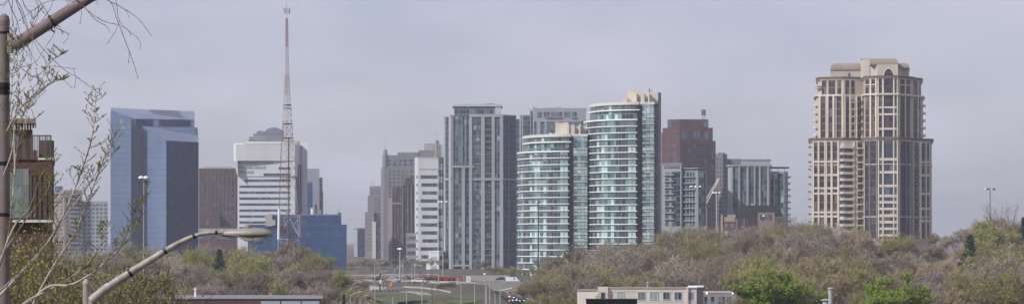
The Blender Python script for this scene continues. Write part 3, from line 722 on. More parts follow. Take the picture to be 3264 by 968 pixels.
# ---------------------------------------------------------------- right of the curved towers
b = Bld('red_tower', 'red brown stepped tower with lattice aerial on its flat roof', 'building', 1550, 2195)
W = [(2108, 10), (2166, 0), (2281, 4), (2281, 28), (2108, 28)]
b.body(W, 448, 'brick_red'); b.body([(2112, 10), (2166, 2), (2272, 5), (2272, 26), (2112, 26)], 406, 'brick_red', 'upper_wall', bot=449)
b.body([(2128, 9), (2166, 4), (2258, 6), (2258, 24), (2128, 24)], 379, 'brick_red', 'plant_room', bot=407); b.body([(2108, 14), (2128, 12), (2128, 26), (2108, 26)], 420, 'brick_brown', 'side_wall')
b.grid(W[0], W[1], 2128, 2165, 4, 456, 520, 5, .5, .6, 'window_dark'); b.grid((2112, 10), (2166, 2), 2136, 2162, 3, 414, 442, 2, .5, .6, 'window_dark')
for p0, p1 in ((2176, 2198), (2206, 2236), (2246, 2268)): b.panel((2166, 2), (2272, 5), p0, p1, 418, 444, 'window_dark', 'window', proud=.1)
for p0, p1 in ((2174, 2203), (2210, 2240), (2246, 2276)): b.panel(W[1], W[2], p0, p1, 458, 720, 'red_bay', 'window_strip', proud=.15)
b.panel((2128, 9), (2166, 4), 2134, 2154, 386, 404, 'window_dark', 'window'); b.panel((2166, 4), (2258, 6), 2236, 2256, 384, 404, 'window_dark', 'louvre')
mb = MB()
x, y = b.xy((2243, 12)); z0, z1 = b.z(379), b.z(347)
for dx in (-.7, .7): mb.tube([(x + dx, y, z0), (x + dx * .6, y, z1)], .12, 4)
for k in range(6): mb.tube([(x - .7, y, z0 + (z1 - z0) * k / 6), (x + .7, y, z0 + (z1 - z0) * (k + 1) / 6)], .08, 4)
for k in (.55, .75, .95): mb.box(x - 1.3, x + 1.3, y - .3, y + .3, z0 + (z1 - z0) * k - .5, z0 + (z1 - z0) * k + .4)
obj('lattice_aerial', mb, 'steel_dark', b.root); b.done()

b = Bld('pale_condo', 'pale low condo with teal glass bays right of the tall curved tower', 'condo tower', 1280, 2180)
W = [(2110, 3), (2172, 0), (2172, 22), (2110, 22)]; V = [(2166, 2), (2225, 0), (2252, 4), (2252, 22), (2166, 22)]
b.body(W, 523, 'grey_render'); b.body(V, 541, 'grey_render', 'right_wall')
b.grid(W[0], W[1], 2116, 2168, 5, 526, 538, 1, .8, .8, 'grey_glass')
b.panel(W[0], W[1], 2120, 2134, 548, 720, 'grey_glass', 'window_strip'); b.panel(W[0], W[1], 2140, 2168, 546, 720, 'grey_glass_dark', 'window_strip')
for k in range(8): b.panel(W[0], W[1], 2118, 2150, 556 + k * 20, 559 + k * 20, 'grey_render', 'balcony', proud=.9)
b.panel(V[0], V[1], 2176, 2214, 546, 720, 'grey_glass', 'window_strip'); b.panel(V[1], V[2], 2228, 2248, 550, 720, 'teal_glass', 'window_strip')
for p in (2186, 2197, 2206): b.panel(V[0], V[1], p, p + 2.2, 545, 720, 'grey_render', 'pier', proud=.3)
for k in range(8): b.panel(V[0], V[1], 2176, 2214, 562 + k * 20, 565 + k * 20, 'grey_render', 'balcony', proud=.9)
b.slab(V, 536, 'grey_render', 'roof_slab', h=.5, grow=.8); b.body([(2172, 4), (2240, 4), (2240, 16), (2172, 16)], 537, 'grey_glass', 'clerestory', bot=542)
b.slab(W, 521, 'grey_render', 'roof_slab', h=.5, grow=.4); b.done()

b = Bld('brown_slab_block', 'dull brown grey slab with two roof levels behind the crane jib', 'building', 1600, 2320)
b.body([(2278, 3), (2304, 0), (2318, 5), (2318, 24), (2278, 24)], 490, 'stone_mauve'); b.body([(2316, 5), (2364, 5), (2364, 24), (2316, 24)], 505, 'stone_grey', 'right_wall')
b.roofbox(2288, 2312, 6, 16, 485, 491, 'concrete_dark'); b.grid((2278, 3), (2304, 0), 2282, 2302, 2, 500, 720, 16, .5, .5, 'window_dark')
b.grid((2304, 0), (2318, 5), 2306, 2317, 1, 500, 720, 16, .5, .4, 'window_dark'); b.done()

b = Bld('column_condo', 'pale condo with tall round columns and glass bays behind the brick low-rise', 'condo tower', 1300, 2410)
W = [(2320, 6), (2330, 0), (2456, 0), (2456, 24), (2320, 24)]
b.body(W, 528, 'grey_render'); b.body([(2362, 2), (2456, 2), (2456, 20), (2362, 20)], 509, 'grey_render', 'upper_wall', bot=529)
b.body([(2452, 3), (2500, 3), (2512, 8), (2512, 22), (2452, 22)], 545, 'grey_render', 'right_wing')
for p0, p1 in ((2336, 2352), (2360, 2378), (2388, 2402), (2408, 2418), (2428, 2444)): b.panel(W[1], W[2], p0, p1, 534, 740, 'grey_glass', 'window_strip', proud=.1)
for p in (2331, 2354, 2381, 2403, 2419, 2446): b.panel(W[1], W[2], p, p + 4.5, 530, 740, 'grey_render', 'column', proud=.9)
b.panel((2452, 3), (2500, 3), 2455, 2466, 556, 740, 'grey_glass_dark', 'window_strip'); b.panel((2452, 3), (2500, 3), 2471, 2497, 552, 740, 'teal_glass', 'window_strip')
for k in range(9): b.panel((2500, 3), (2512, 8), 2504, 2514, 560 + k * 20, 566 + k * 20, 'grey_render', 'balcony', proud=1.0)
b.slab(W, 527, 'grey_render', 'cornice', h=.7, grow=.8); b.slab([(2452, 3), (2500, 3), (2512, 8), (2512, 22), (2452, 22)], 532, 'steel_dark', 'canopy', h=.35, grow=.9)
for p in (2460, 2480, 2500): b.mast(p, 4, 532, 546, .15, 'grey_render', 'canopy_post')
b.slab([(2362, 2), (2456, 2), (2456, 20), (2362, 20)], 508, 'grey_render', 'cornice', h=.5, grow=.4); b.mast(2448, 8, 499, 509, .15); b.mast(2440, 8, 503, 509, .1); b.done()

b = Bld('brick_lowrise', 'low brick apartment house with dark mansard roof above the bare trees', 'building', 1030, 2400, z0=-16)
W = [(2299, 4), (2345, 0), (2500, 3), (2500, 24), (2299, 24)]
b.body(W, 693, 'brick_red'); b.panel(W[0], W[1], 2299.3, 2306, 682, 800, 'brick_tan', 'corner_pier', proud=.5); b.panel(W[0], W[1], 2310, 2344, 690, 706, 'brick_tan', 'gable_wall', proud=.3)
b.body([(2318, 3), (2345, .6), (2345, 10), (2318, 10)], 683, 'brick_tan', 'gable', bot=694)
mb = MB(); base = [b.xy(p) for p in ((2343, 3), (2498, 4), (2498, 22), (2343, 22))]; top = [b.xy(p) for p in ((2361, 7), (2482, 7), (2482, 19), (2361, 19))]
zb, zt = b.z(694), b.z(653)
for i in range(4): j = (i + 1) % 4; mb.face([(*base[i], zb), (*base[j], zb), (*top[j], zt), (*top[i], zt)])
mb.face([(*p, zt) for p in top]); mb.face([(*p, zb) for p in base][::-1]); obj('mansard_roof', mb, 'roof_dark', b.root)
b.body([(2415, -.5), (2470, 0), (2470, 8), (2415, 8)], 676, 'brick_tan', 'dormer'); b.panel((2415, -.5), (2470, 0), 2423, 2436, 683, 700, 'window_dark', 'window'); b.panel((2415, -.5), (2470, 0), 2446, 2459, 683, 700, 'window_dark', 'window')
b.panel((2415, -.5), (2470, 0), 2430, 2436, 684, 690, 'white_paint', 'satellite_dish', proud=.6)
b.body([(2470, -1), (2500, 1), (2500, 8), (2470, 8)], 688, 'brick_tan', 'right_bay'); b.panel((2470, -1), (2500, 1), 2478, 2490, 700, 718, 'window_dark', 'window')
for j in range(3):
    for p in (2312, 2330): b.panel(W[0], W[1], p, p + 9, 712 + j * 23, 724 + j * 23, 'grey_glass', 'window', proud=.15)
    for p in (2355, 2378, 2396): b.panel(W[1], W[2], p, p + 12, 702 + j * 24, 716 + j * 24, 'window_dark', 'window', proud=.15)
b.panel(W[1], W[2], 2345.5, 2352, 697, 800, 'brick_tan', 'pier', proud=.4); b.panel(W[1], W[2], 2370, 2374, 697, 800, 'brick_tan', 'pier', proud=.4)
for p in (2380, 2392, 2402): b.roofbox(p, p + 5, 9, 12, 649, 654, 'concrete', 'roof_unit')
b.done()

# ---------------------------------------------------------------- cream tower on the right
b = Bld('cream_tower', 'massive cream stone tower with dark window columns, arched top window and setbacks', 'skyscraper', 1080, 2775, z0=-14)
def tier(x0, x1, grow):
    return [(x0, 15), (x0 + 8, 9), (2690, 6), (2752, 9), (2758, 3), (2798, -1 - grow), (2862, -2 - grow), (2868, 2), (2902, 6), (2908, 11), (x1 - 6, 16), (x1, 20), (x1, 42), (x0, 42)]
T3 = tier(2583, 2970, 1); T2 = tier(2600, 2942, .5); T1 = tier(2607, 2936, 0)
b.body(T3, 442, 'cream_stone', 'lower_wall'); b.body(T2, 300, 'cream_stone', 'middle_wall', bot=443); b.body(T1, 246, 'cream_stone', 'upper_wall', bot=301)
for T, y, h in ((T3, 441, 1.0), (T2, 301, .6), (T1, 245, .9), (T3, 470 + 53, .3), (T3, 690, .35)):
    b.slab(T, y, 'brown_cornice' if h > .8 else 'cream_trim', 'cornice', h=h, grow=.9 if h > .5 else .35)
b.slab(T3, 445.5, 'cream_trim', 'cornice', h=.7, grow=.5); b.slab(T1, 249.5, 'cream_trim', 'cornice', h=.6, grow=.5)
# crown
crn = [(2648, 10), (2745, 10), (2745, 34), (2648, 34)]
b.body(crn, 216, 'cream_stone', 'crown_wall', bot=246)
def domed(p0, p1, o0, o1, yb, yt, name, rounds=(True, True)):
    mb = MB(); x0, ya = b.xy((p0, o0)); x1, _ = b.xy((p1, o0)); xB0, yb_ = b.xy((p0, o1)); xB1, _ = b.xy((p1, o1)); zb, zt = b.z(yb), b.z(yt); r = zt - zb; n = 5
    rings = []
    for k in range(n + 1):
        a = pi / 2 * k / n; ins = r * (1 - cos(a) ** .7) * .9; h = r * sin(a)
        rings.append([(x0 + (ins if rounds[0] else 0), ya + ins, zb + h), (x1 - (ins if rounds[1] else 0), ya + ins, zb + h), (xB1 - (ins if rounds[1] else 0), yb_ - ins, zb + h), (xB0 + (ins if rounds[0] else 0), yb_ - ins, zb + h)])
    for k in range(n):
        for i in range(4): j = (i + 1) % 4; mb.face([rings[k][i], rings[k][j], rings[k + 1][j], rings[k + 1][i]])
    mb.face(rings[-1]); mb.face(rings[0][::-1]); obj(name, mb, 'bronze_roof', b.root)
domed(2647, 2745, 9.6, 34.4, 218, 196, 'curved_roof', (True, False))
b.panel(crn[0], crn[1], 2704, 2710, 228, 240, 'window_dark', 'window', proud=.1)
b.body([(2744, 7), (2772, 5), (2772, 24), (2744, 24)], 186, 'cream_stone', 'crown_block', bot=247)
b.body([(2772, 5.5), (2796, 1), (2862, 0), (2862, 26), (2772, 26)], 206, 'cream_stone', 'crown_centre', bot=247)
domed(2772, 2864, 1, 26, 206, 187, 'curved_roof', (False, True))
b.body([(2744, 6.6), (2858, 6.6), (2858, 24), (2744, 24)], 184, 'bronze_roof', 'crown_cap', bot=187.5)
b.body([(2862, 4), (2896, 8), (2898, 30), (2862, 30)], 214, 'cream_stone', 'crown_right', bot=247); domed(2860, 2899, 4, 31, 215, 198, 'curved_roof')
for p in (2761, 2781, 2796, 2819): b.roofbox(p - 1.3, p + 1.3, 8, 9, 177, 186, 'cream_trim', 'flue')
for p in (2723, 2729, 2916, 2935): b.mast(p, 12, (192 if p < 2800 else 235), (200 if p < 2800 else 246), .1)
# window columns: (edge index, px0, px1) repeated on the three tiers
def cols(T, items, y0, y1, mat='dark_bay', pr=.08):
    for ei, p0, p1 in items: b.panel(T[ei], T[ei + 1], p0, p1, y0, y1, mat, 'window_column', proud=pr)
def prs(T, items, y0, y1, pr=.55, mat='cream_trim'):
    for ei, p0, p1 in items: b.panel(T[ei], T[ei + 1], p0, p1, y0, y1, mat, 'pier', proud=pr)
def spans(T, items, ys, h, pr=.4):
    for ei, p0, p1 in items:
        for y in ys: b.panel(T[ei], T[ei + 1], p0, p1, y, y + h, 'cream_trim', 'spandrel', proud=pr)
up = [(1, 2617, 2631), (1, 2642, 2653), (1, 2666, 2682), (2, 2695, 2706)]
cols(T2, up, 306, 436); cols(T1, [(1, 2620, 2634), (1, 2641, 2662), (1, 2669, 2681), (2, 2695, 2706), (2, 2713, 2724)], 252, 297)
prs(T2, [(1, 2611, 2616), (1, 2632, 2636), (1, 2637, 2641), (1, 2654, 2660), (1, 2683, 2689), (2, 2690.5, 2694), (2, 2707, 2712), (2, 2728, 2731), (2, 2745, 2749)], 303, 437)
cols(T2, [(2, 2714, 2722)], 315, 430, 'window_dark'); spans(T2, [(2, 2713, 2723)], [320 + 23 * k for k in range(5)], 5)
cols(T2, [(2, 2732, 2744)], 306, 436, 'window_dark')
for k in range(5): b.panel(T2[2], T2[3], 2731, 2751, 318 + k * 23.4, 322 + k * 23.4, 'brown_cornice', 'balcony', proud=1.4); 
ctr = [(4, 2759, 2773), (4, 2780, 2791)]
for T, y0, y1 in ((T2, 306, 436), (T1, 252, 297)):
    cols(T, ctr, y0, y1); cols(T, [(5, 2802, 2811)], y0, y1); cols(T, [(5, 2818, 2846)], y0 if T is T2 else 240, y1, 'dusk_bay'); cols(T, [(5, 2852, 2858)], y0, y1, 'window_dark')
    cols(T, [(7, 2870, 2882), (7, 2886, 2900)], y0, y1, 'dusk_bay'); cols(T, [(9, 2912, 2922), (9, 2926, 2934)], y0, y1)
    prs(T, [(4, 2774, 2779), (4, 2792, 2796), (5, 2799, 2801), (5, 2812, 2817), (5, 2847, 2851), (5, 2859, 2861.5), (7, 2882.5, 2885.5), (9, 2922.5, 2925.5)], y0 - 2, y1 + 2)
spans(T2, [(5, 2802, 2858)], (340, 362, 408), 6); spans(T1, [(4, 2757.5, 2796), (7, 2869, 2901)], (268,), 3)
for T, xl in ((T2, 2600), (T2, 2942)):
    for k in range(5):
        y = 326 + k * 24
        e = (T[0], T[1]) if xl < 2700 else (T[10], T[11]); a_, c_ = (2598, 2607) if xl < 2700 else (2937, 2944)
        b.panel(*e, a_, c_, y, y + 8, 'cream_trim', 'balcony', proud=.9)
for y in (275, 268): b.panel(T1[0], T1[1], 2604, 2616, y, y + 3, 'cream_trim', 'balcony', proud=1.2)
# arch over the central window
mb = MB(); xa, ya = b.xy((2819, -2.1)); xb, _ = b.xy((2846, -2.1)); r = (xb - xa) / 2; zc = b.z(240)
pts = [(xa + r + r * cos(pi * k / 10), ya, zc + r * 1.35 * sin(pi * k / 10)) for k in range(11)]
mb.face(pts[::-1]); mb.face([(x, y + 2, z) for x, y, z in pts]); [mb.face([pts[i], pts[(i + 1) % 11], (pts[(i + 1) % 11][0], ya + 2, pts[(i + 1) % 11][2]), (pts[i][0], ya + 2, pts[i][2])]) for i in range(11)]; obj('arched_window', mb, 'dusk_bay', b.root)
mb = MB(); mb.tube([(xa + r + (r + .35) * cos(pi * k / 10), ya, zc + (r * 1.35 + .35) * sin(pi * k / 10)) for k in range(11)], .32, 4); obj('arch_moulding', mb, 'cream_trim', b.root)
# lower tier
lo = [(1, 2596, 2606), (1, 2613, 2627), (1, 2637, 2647), (1, 2655, 2668)]
cols(T3, lo, 452, 760)
prs(T3, [(1, 2591.5, 2595), (1, 2607, 2612), (1, 2628, 2632), (1, 2633, 2636.5), (1, 2648, 2654), (1, 2669, 2675)], 448, 760)
spans(T3, [(1, 2592, 2676)], (510, 553, 595, 612, 672, 685, 730), 6)
cols(T3, [(1, 2678, 2689.5), (2, 2691, 2716)], 468, 760, 'window_dark'); spans(T3, [(1, 2677, 2689.8), (2, 2690.2, 2720)], [463 + 20.8 * k for k in range(15)], 8, .9)
cols(T3, [(2, 2734, 2748)], 452, 760, 'window_dark'); prs(T3, [(2, 2720, 2724), (2, 2728, 2732)], 448, 760)
for k in range(14): b.panel(T3[2], T3[3], 2733, 2751, 468 + k * 22.5, 472 + k * 22.5, 'cream_trim', 'balcony', proud=1.1)
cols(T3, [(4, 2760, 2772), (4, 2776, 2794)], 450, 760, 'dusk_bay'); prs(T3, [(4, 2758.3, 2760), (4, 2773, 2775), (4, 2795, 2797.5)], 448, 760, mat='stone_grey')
cols(T3, [(5, 2803, 2811), (5, 2818, 2846), (5, 2851, 2858)], 452, 760, 'window_dark')
prs(T3, [(5, 2798.5, 2802), (5, 2812, 2817), (5, 2847, 2850.5), (5, 2858.5, 2861.8)], 448, 760)
spans(T3, [(5, 2802, 2858)], (504, 545, 588, 620, 640, 661, 682, 703, 724, 745), 8)
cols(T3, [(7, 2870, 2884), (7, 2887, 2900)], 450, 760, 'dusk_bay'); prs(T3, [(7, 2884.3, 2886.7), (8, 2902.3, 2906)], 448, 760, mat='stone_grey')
cols(T3, [(9, 2912, 2926), (9, 2938, 2947), (9, 2953, 2961)], 452, 760)
prs(T3, [(9, 2908.5, 2911.5), (9, 2928, 2935), (9, 2948, 2952)], 448, 760); spans(T3, [(9, 2927, 2963)], (510, 553, 612, 660, 700), 6)
for k in range(13): b.panel(T3[9], T3[10], 2911, 2927, 470 + k * 22.5, 474 + k * 22.5, 'stone_grey', 'balcony', proud=1.1)
for k in range(12): b.panel(T3[0], T3[1], 2580, 2586, 462 + k * 24, 466 + k * 24, 'brown_cornice', 'ledge', proud=.6)
b.done()

# ---------------------------------------------------------------- low buildings in front
b = Bld('white_lowrise', 'long white flat roofed low building with square windows below the wooded slope', 'building', 480, 2040, z0=-18)
W = [(1840, 1), (1908, 0), (1908, 14), (1840, 14)]; V = [(1906, -.6), (2220, -.6), (2240, 2.5), (2240, 14), (1906, 14)]
b.body(W, 926, 'cream_render'); b.body(V, 919, 'cream_render', 'main_wall')
b.body([(1906, -1.2), (1938, -1.2), (1938, 4), (1906, 4)], 914, 'cream_render', 'stair_tower'); b.panel((1906, -1.2), (1938, -1.2), 1915, 1928, 930, 960, 'window_dark', 'window')
for p0, p1, mt in ((1968, 1988, 'office_glass'), (2034, 2056, 'grey_glass'), (2072, 2097, 'steel'), (2114, 2135, 'grey_glass'), (2150, 2172, 'grey_glass'), (2194, 2209, 'grey_glass')):
    w_ = b.panel(V[0], V[1], p0, p1, 930, 953, mt, 'window', proud=.02); 
    mb = MB(); b.panel(V[0], V[1], (p0 + p1) / 2 - .4, (p0 + p1) / 2 + .4, 930, 953, None, mb=mb, proud=.07)
    for q0, q1, y0, y1 in ((p0 - 1, p1 + 1, 928.6, 930), (p0 - 1, p1 + 1, 953, 954.6), (p0 - 1, p0, 930, 953), (p1, p1 + 1, 930, 953)): b.panel(V[0], V[1], q0, q1, y0, y1, None, mb=mb, proud=.09)
    obj('frame', mb, 'concrete_light', w_)
b.panel(V[0], V[1], 1941, 2219, 927.6, 928.4, 'concrete', 'groove', proud=.03); b.panel(V[0], V[1], 1941, 2219, 960, 961, 'concrete', 'groove', proud=.03)
b.slab(V, 918.4, 'brick_tan', 'coping', h=.12, grow=.12); b.slab(W, 925.5, 'brick_tan', 'coping', h=.12, grow=.12)
b.body([(2188, -1.0), (2194, -1.0), (2194, 3), (2188, 3)], 913, 'cream_render', 'chimney'); b.slab([(2194, -.6), (2222, -.6), (2242, 2.5), (2242, 14), (2194, 14)], 914.5, 'white_paint', 'canopy_roof', h=.18, grow=.2); 
b.panel(V[1], V[2], 2222, 2239, 918, 968, 'concrete_dark', 'side_shade_panel', proud=.05)  # dark sheet over the right side wall, painting in its shade
x, y = b.xy((2065, 4)); mb = MB(); mb.lathe((x, y, 0), [(.12, b.z(921)), (.12, b.z(906)), (.34, b.z(903)), (.34, b.z(901)), (.08, b.z(898.5))], 10); obj('vent_pipe', mb, 'steel', b.root)
b.done()
b = Bld('grey_lowrise', 'low grey flat roofed wing joined to the right end of the white building', 'building', 500, 2300, z0=-18)
W = [(2243, 2), (2348, 0), (2348, 12), (2243, 12)]
b.body(W, 932, 'concrete_dark'); b.slab(W, 931.4, 'concrete', 'coping', h=.12, grow=.12)
for p0, p1 in ((2243.5, 2254), (2266, 2276), (2290, 2310), (2318, 2330)): b.panel(W[0], W[1], p0, p1, 944, 966, 'window_dark', 'window', proud=.05)
b.done()
for p, lb in ((2253, 'left'), (2336, 'right')):
    x, y, z = P(p, 930, 497); t = thing('wall_lamp', f'{lb} one of two small round white lamps on the grey wing roof edge', 'lamp', (x, y, z - .3), 'roof edge lamps')
    mb = MB(); mb.tube([(x, y + 1.5, z - .25), (x, y, z - .1)], .04, 4); obj('bracket', mb, 'steel_dark', t)
    mb = MB(); mb.lathe((x, y, z - .2), [(.05, -.2), (.2, 0), (.2, .12), (.06, .26)], 8); obj('globe', mb, 'glint', t)
# dark cabinet, nearer
b = Bld('dark_shed', 'black flat roofed shed top in front of the white building', 'shed', 230, 1950, z0=-15.8)
b.body([(1868, 0), (2031, 0), (2031, 3.5), (1868, 3.5)], 954.5, 'shed_black'); b.slab([(1868, 0), (2031, 0), (2031, 3.5), (1868, 3.5)], 953.8, 'shed_black', 'roof', h=.05, grow=.06); b.done()
# flat roof at lower left
b = Bld('flat_roof_building', 'low brown building with pale metal roof edge at the bottom left', 'building', 210, 760, z0=-15.5)
W = [(470, 0), (1025, 0), (1025, 12), (470, 12)]
b.body(W, 952, 'brick_brown'); b.slab(W, 950.3, 'stone_grey', 'roof_edge', h=.07, grow=.12)
for p0, p1 in ((525, 560), (832, 893), (897, 958), (962, 1018)): b.panel(W[0], W[1], p0, p1, 958, 990, 'office_glass' if p0 < 600 else 'window_clear', 'window', proud=.04)
x, y = b.xy((623, 5)); mb = MB(); mb.lathe((x, y, 0), [(.09, b.z(951)), (.09, b.z(926)), (.13, b.z(925)), (.13, b.z(923)), (.03, b.z(921))], 10); obj('vent_pipe', mb, 'white_paint', b.root)
b.done()
# flues bottom right
for p, yt, r, D, lb in ((2647, 914, .115, 140, 'tall round steel flue with a conical cap at the bottom right'), (2633, 950, .19, 140, 'short thick steel flue beside the taller one')):
    x, y, z = P(p, yt, D if r < .15 else D + 1); t = thing('steel_flue', lb, 'flue', (x, y, -14.5))
    mb = MB(); mb.lathe((x, y, 0), [(r, -14.5), (r, z - .12)], 12); obj('pipe', mb, 'steel', t)
    mb = MB(); mb.lathe((x, y, 0), [(r * 1.1, z - .13), (r * 1.55, z - .1), (r * 1.55, z - .06), (r * .2, z)], 12); obj('cap', mb, 'steel', t)

# brick house with terraces at the far left
b = Bld('brick_house', 'brown brick house with roof terraces at the left edge behind the budding tree', 'building', 140, 70, z0=-14.5)
W = [(-260, 0), (168, 0), (172, 1.2), (172, 12), (-260, 12)]
b.body(W, 508, 'brown_brick', bot=700); b.body([(-260, .3), (160, .3), (168, 1.3), (168, 12), (-260, 12)], 700, 'brown_brick', 'base_wall')
b.body([(-260, -.1), (118, -.1), (118, 6), (-260, 6)], 478, 'brown_boards', 'terrace_wall', bot=508.5)
b.slab(W, 506, 'concrete_light', 'coping', h=.10, grow=.10)
b.panel(W[0], W[1], 20, 92, 538, 694, 'clear_teal', 'glazed_bay', proud=.04)
for k, p in enumerate((93, 108, 124, 141, 157)): b.panel(W[0], W[1], p, p + 9, 556, 700, 'brown_boards', 'pilaster', proud=.10)
b.panel(W[0], W[1], 94, 167, 556, 700, 'brown_boards', 'board_cladding', proud=.05); b.panel(W[0], W[1], -200, 169, 700, 708, 'concrete_light', 'belt_course', proud=.12)
b.body([(-260, 1.0), (104, 1.0), (104, 6), (-260, 6)], 400, 'brown_boards', 'top_storey', bot=479); b.panel((-260, 1.0), (104, 1.0), 30, 60, 425, 470, 'clear_teal', 'window', proud=.04)
b.body([(-260, .6), (115, .6), (115, 7), (-260, 7)], 376, 'brick_tan', 'top_fascia', bot=391)
mb = MB()
for p in range(30, 116, 9): x, y = b.xy((p, .7)); mb.tube([(x, y, b.z(412)), (x, y, b.z(390))], .025, 4)
obj('upper_railing', mb, 'white_paint', b.root)
mb = MB(); x0, y0 = b.xy((104, -.05)); x1, y1 = b.xy((162, .1)); x2, y2 = b.xy((162, 6))
for k in range(12): f = k / 11; mb.tube([(x0 + (x1 - x0) * f, y0 + (y1 - y0) * f, b.z(506)), (x0 + (x1 - x0) * f, y0 + (y1 - y0) * f, b.z(432))], .02 if k % 4 else .045, 4)
for k in range(10): f = k / 9; mb.tube([(x1 + (x2 - x1) * f, y1 + (y2 - y1) * f, b.z(506)), (x1 + (x2 - x1) * f, y1 + (y2 - y1) * f, b.z(432))], .02 if k % 3 else .045, 4)
for yy in (432, 502): mb.tube([(x0, y0, b.z(yy)), (x1, y1, b.z(yy)), (x2, y2, b.z(yy))], .04, 4)
obj('terrace_railing', mb, 'bark_grey', b.root)
mb = MB(); mb.box(x1 - .75, x1 - .1, y1 + .6, y1 + 1.6, b.z(506), b.z(445)); obj('planter', mb, 'brown_boards', b.root)
b.done()

# ---------------------------------------------------------------- radio mast
D = 1200; RZ = -17.5
mx_ = P(914, 0, D).x; zz = lambda py: (HY - py) / F * D; sx = D / F
t = thing('radio_mast', 'very tall red and white lattice radio mast rising above everything on the left', 'mast', (mx_, D, RZ))
prof = [(60, 3.6), (150, 4.5), (230, 6.5), (300, 9.5), (345, 13), (445, 18), (560, 26), (700, 31), (895, 38)]
def half(py): return interp(py, prof) * sx
def lean(py): return mx_ + interp(py, [(60, 0), (445, 1.5), (895, 6)]) * sx
lev = [60]
while lev[-1] < 890: lev.append(lev[-1] + max(9, half(lev[-1]) / sx * 1.35))
lev[-1] = 895
def corner(py, k):
    h = half(py); a = 2 * pi * k / 3 + pi / 6
    return (lean(py) + h * 1.12 * cos(a), D + h * 1.12 * sin(a), zz(py))
bands = [(60, 150), (150, 235), (235, 300), (300, 370), (370, 445), (445, 510), (510, 580), (580, 650), (650, 720), (720, 895)]
for bi, (y0, y1) in enumerate(bands):
    mb = MB(); lv = [y for y in lev if y0 <= y < y1]
    for y in lv:
        ny = lev[lev.index(y) + 1] if y < 890 else y
        if ny == y: continue
        r = .10 if y < 300 else .13 if y < 560 else .15
        for k in range(3):
            mb.tube([corner(y, k), corner(ny, k)], r, 4, False); mb.tube([corner(y, k), corner(ny, (k + 1) % 3)], r * .6, 3, False); mb.tube([corner(y, (k + 1) % 3), corner(ny, k)], r * .6, 3, False)
            mb.tube([corner(y, k), corner(y, (k + 1) % 3)], r * .6, 3, False)
    if mb.v: obj('lattice_section', mb, 'mast_red' if bi % 2 == 0 else 'mast_white', t)
mb = MB(); mb.tube([(mx_ + 1 * sx, D, zz(62)), (mx_ - 1 * sx, D, zz(12))], .14, 5); mb.tube([(mx_ - sx, D, zz(12)), (mx_ - sx, D, zz(4))], .06, 4); obj('tip', mb, 'mast_white', t)
for k in range(9):
    a = 2 * pi * k / 9; x = mx_ + 10 * sx * cos(a); y = D + 12 * sx * sin(a); mb = MB()
    mb.box(x - .11, x + .11, y - .11, y + .11, zz(44), zz(26)); mb.tube([(mx_, D, zz(36)), (x, y, zz(36))], .07, 3); obj('panel_antenna', mb, 'steel' if k % 3 else 'mast_red', t)
mb = MB(); mb.tube([corner(345 + 0, 0), corner(345, 1), corner(345, 2), corner(345, 0)], .2, 4)
for y in (335, 395, 440): mb.tube([corner(y, 0), corner(y, 1), corner(y, 2), corner(y, 0)], .28, 4)
obj('platform', mb, 'steel_dark', t)
mb = MB()
for y in (450, 565): 
    mb.tube([(mx_ - 17 * sx, D - 2, zz(y)), (mx_ + 44 * sx, D - 2, zz(y))], .13, 4); mb.tube([(mx_ - 17 * sx, D - 2, zz(y + 5)), (mx_ + 44 * sx, D - 2, zz(y + 5))], .12, 4)
obj('cross_frame', mb, 'mast_red', t)
mb = MB(); mb.tube([(mx_ + 8 * sx, D - 3, zz(440)), (mx_ + 8 * sx, D - 3, zz(860))], .30, 5); obj('cable_riser', mb, 'steel_dark', t)
mb = MB(); mb.tube([(mx_ + 40 * sx, D - 2, zz(450)), (mx_ + 45 * sx, D - 2, zz(760))], .14, 5); obj('side_leg', mb, 'mast_red', t)
for y0, y1, mt, r in ((455, 665, 'mast_red', .15), (665, 762, 'white_paint', .55), (762, 890, 'mast_white', .2)):
    f = lambda y: interp(y, [(455, -15), (665, -22), (762, -24), (890, -29)])
    mb = MB(); mb.tube([(mx_ + f(y0) * sx, D - 4, zz(y0)), (mx_ + f(y1) * sx, D - 4, zz(y1))], r, 8); obj('left_leg' if r < .5 else 'white_shroud', mb, mt, t)
mb = MB(); g = lambda p, y: (P(p, y, D).x, D - 3, zz(y))
for a_, c_ in (((900, 690), (958, 690)), ((905, 730), (922, 695)), ((925, 695), (952, 745)), ((958, 690), (934, 720)), ((934, 720), (955, 750)), ((900, 705), (912, 690)), ((955, 685), (958, 755)), ((950, 700), (953, 755)), ((912, 720), (905, 690))): mb.tube([g(*a_), g(*c_)], .16, 4)
obj('truss_arm', mb, 'mast_white', t)

# crane jib
D = 1330; t = thing('tower_crane', 'pale lattice crane jib slanting up between the condos', 'crane', P(2250, 893, D))
def latt(p0, p1, w0, w1, n, mb, r=.09):
    p0 = Vector(p0); p1 = Vector(p1); d = (p1 - p0).normalized(); s1 = d.cross(Vector((0, 1, 0))).normalized(); s2 = Vector((0, 1, 0))
    C = lambda k, i: p0 + (p1 - p0) * i / n + (s1 * (1 if k in (0, 1) else -1) + s2 * (1 if k in (1, 2) else -1)) * (w0 + (w1 - w0) * i / n) / 2
    for k in range(4):
        mb.tube([C(k, 0), C(k, n)], r, 4)
        for i in range(n): mb.tube([C(k, i), C((k + 1) % 4, i + 1)], r * .7, 3, False)
mb = MB(); latt(P(2247, 648, D), P(2291, 568, D), 1.4, .7, 12, mb, .13); obj('jib', mb, 'white_paint', t)
mb = MB(); latt(P(2247, 893, D), P(2247, 655, D), 1.5, 1.5, 20, mb, .1); obj('mast', mb, 'white_paint', t)
mb = MB(); p = P(2247, 655, D); mb.box(p.x - 1.2, p.x + .6, p.y - 1, p.y + 1, p.z - 1, p.z + .8); obj('cab', mb, 'white_paint', t)
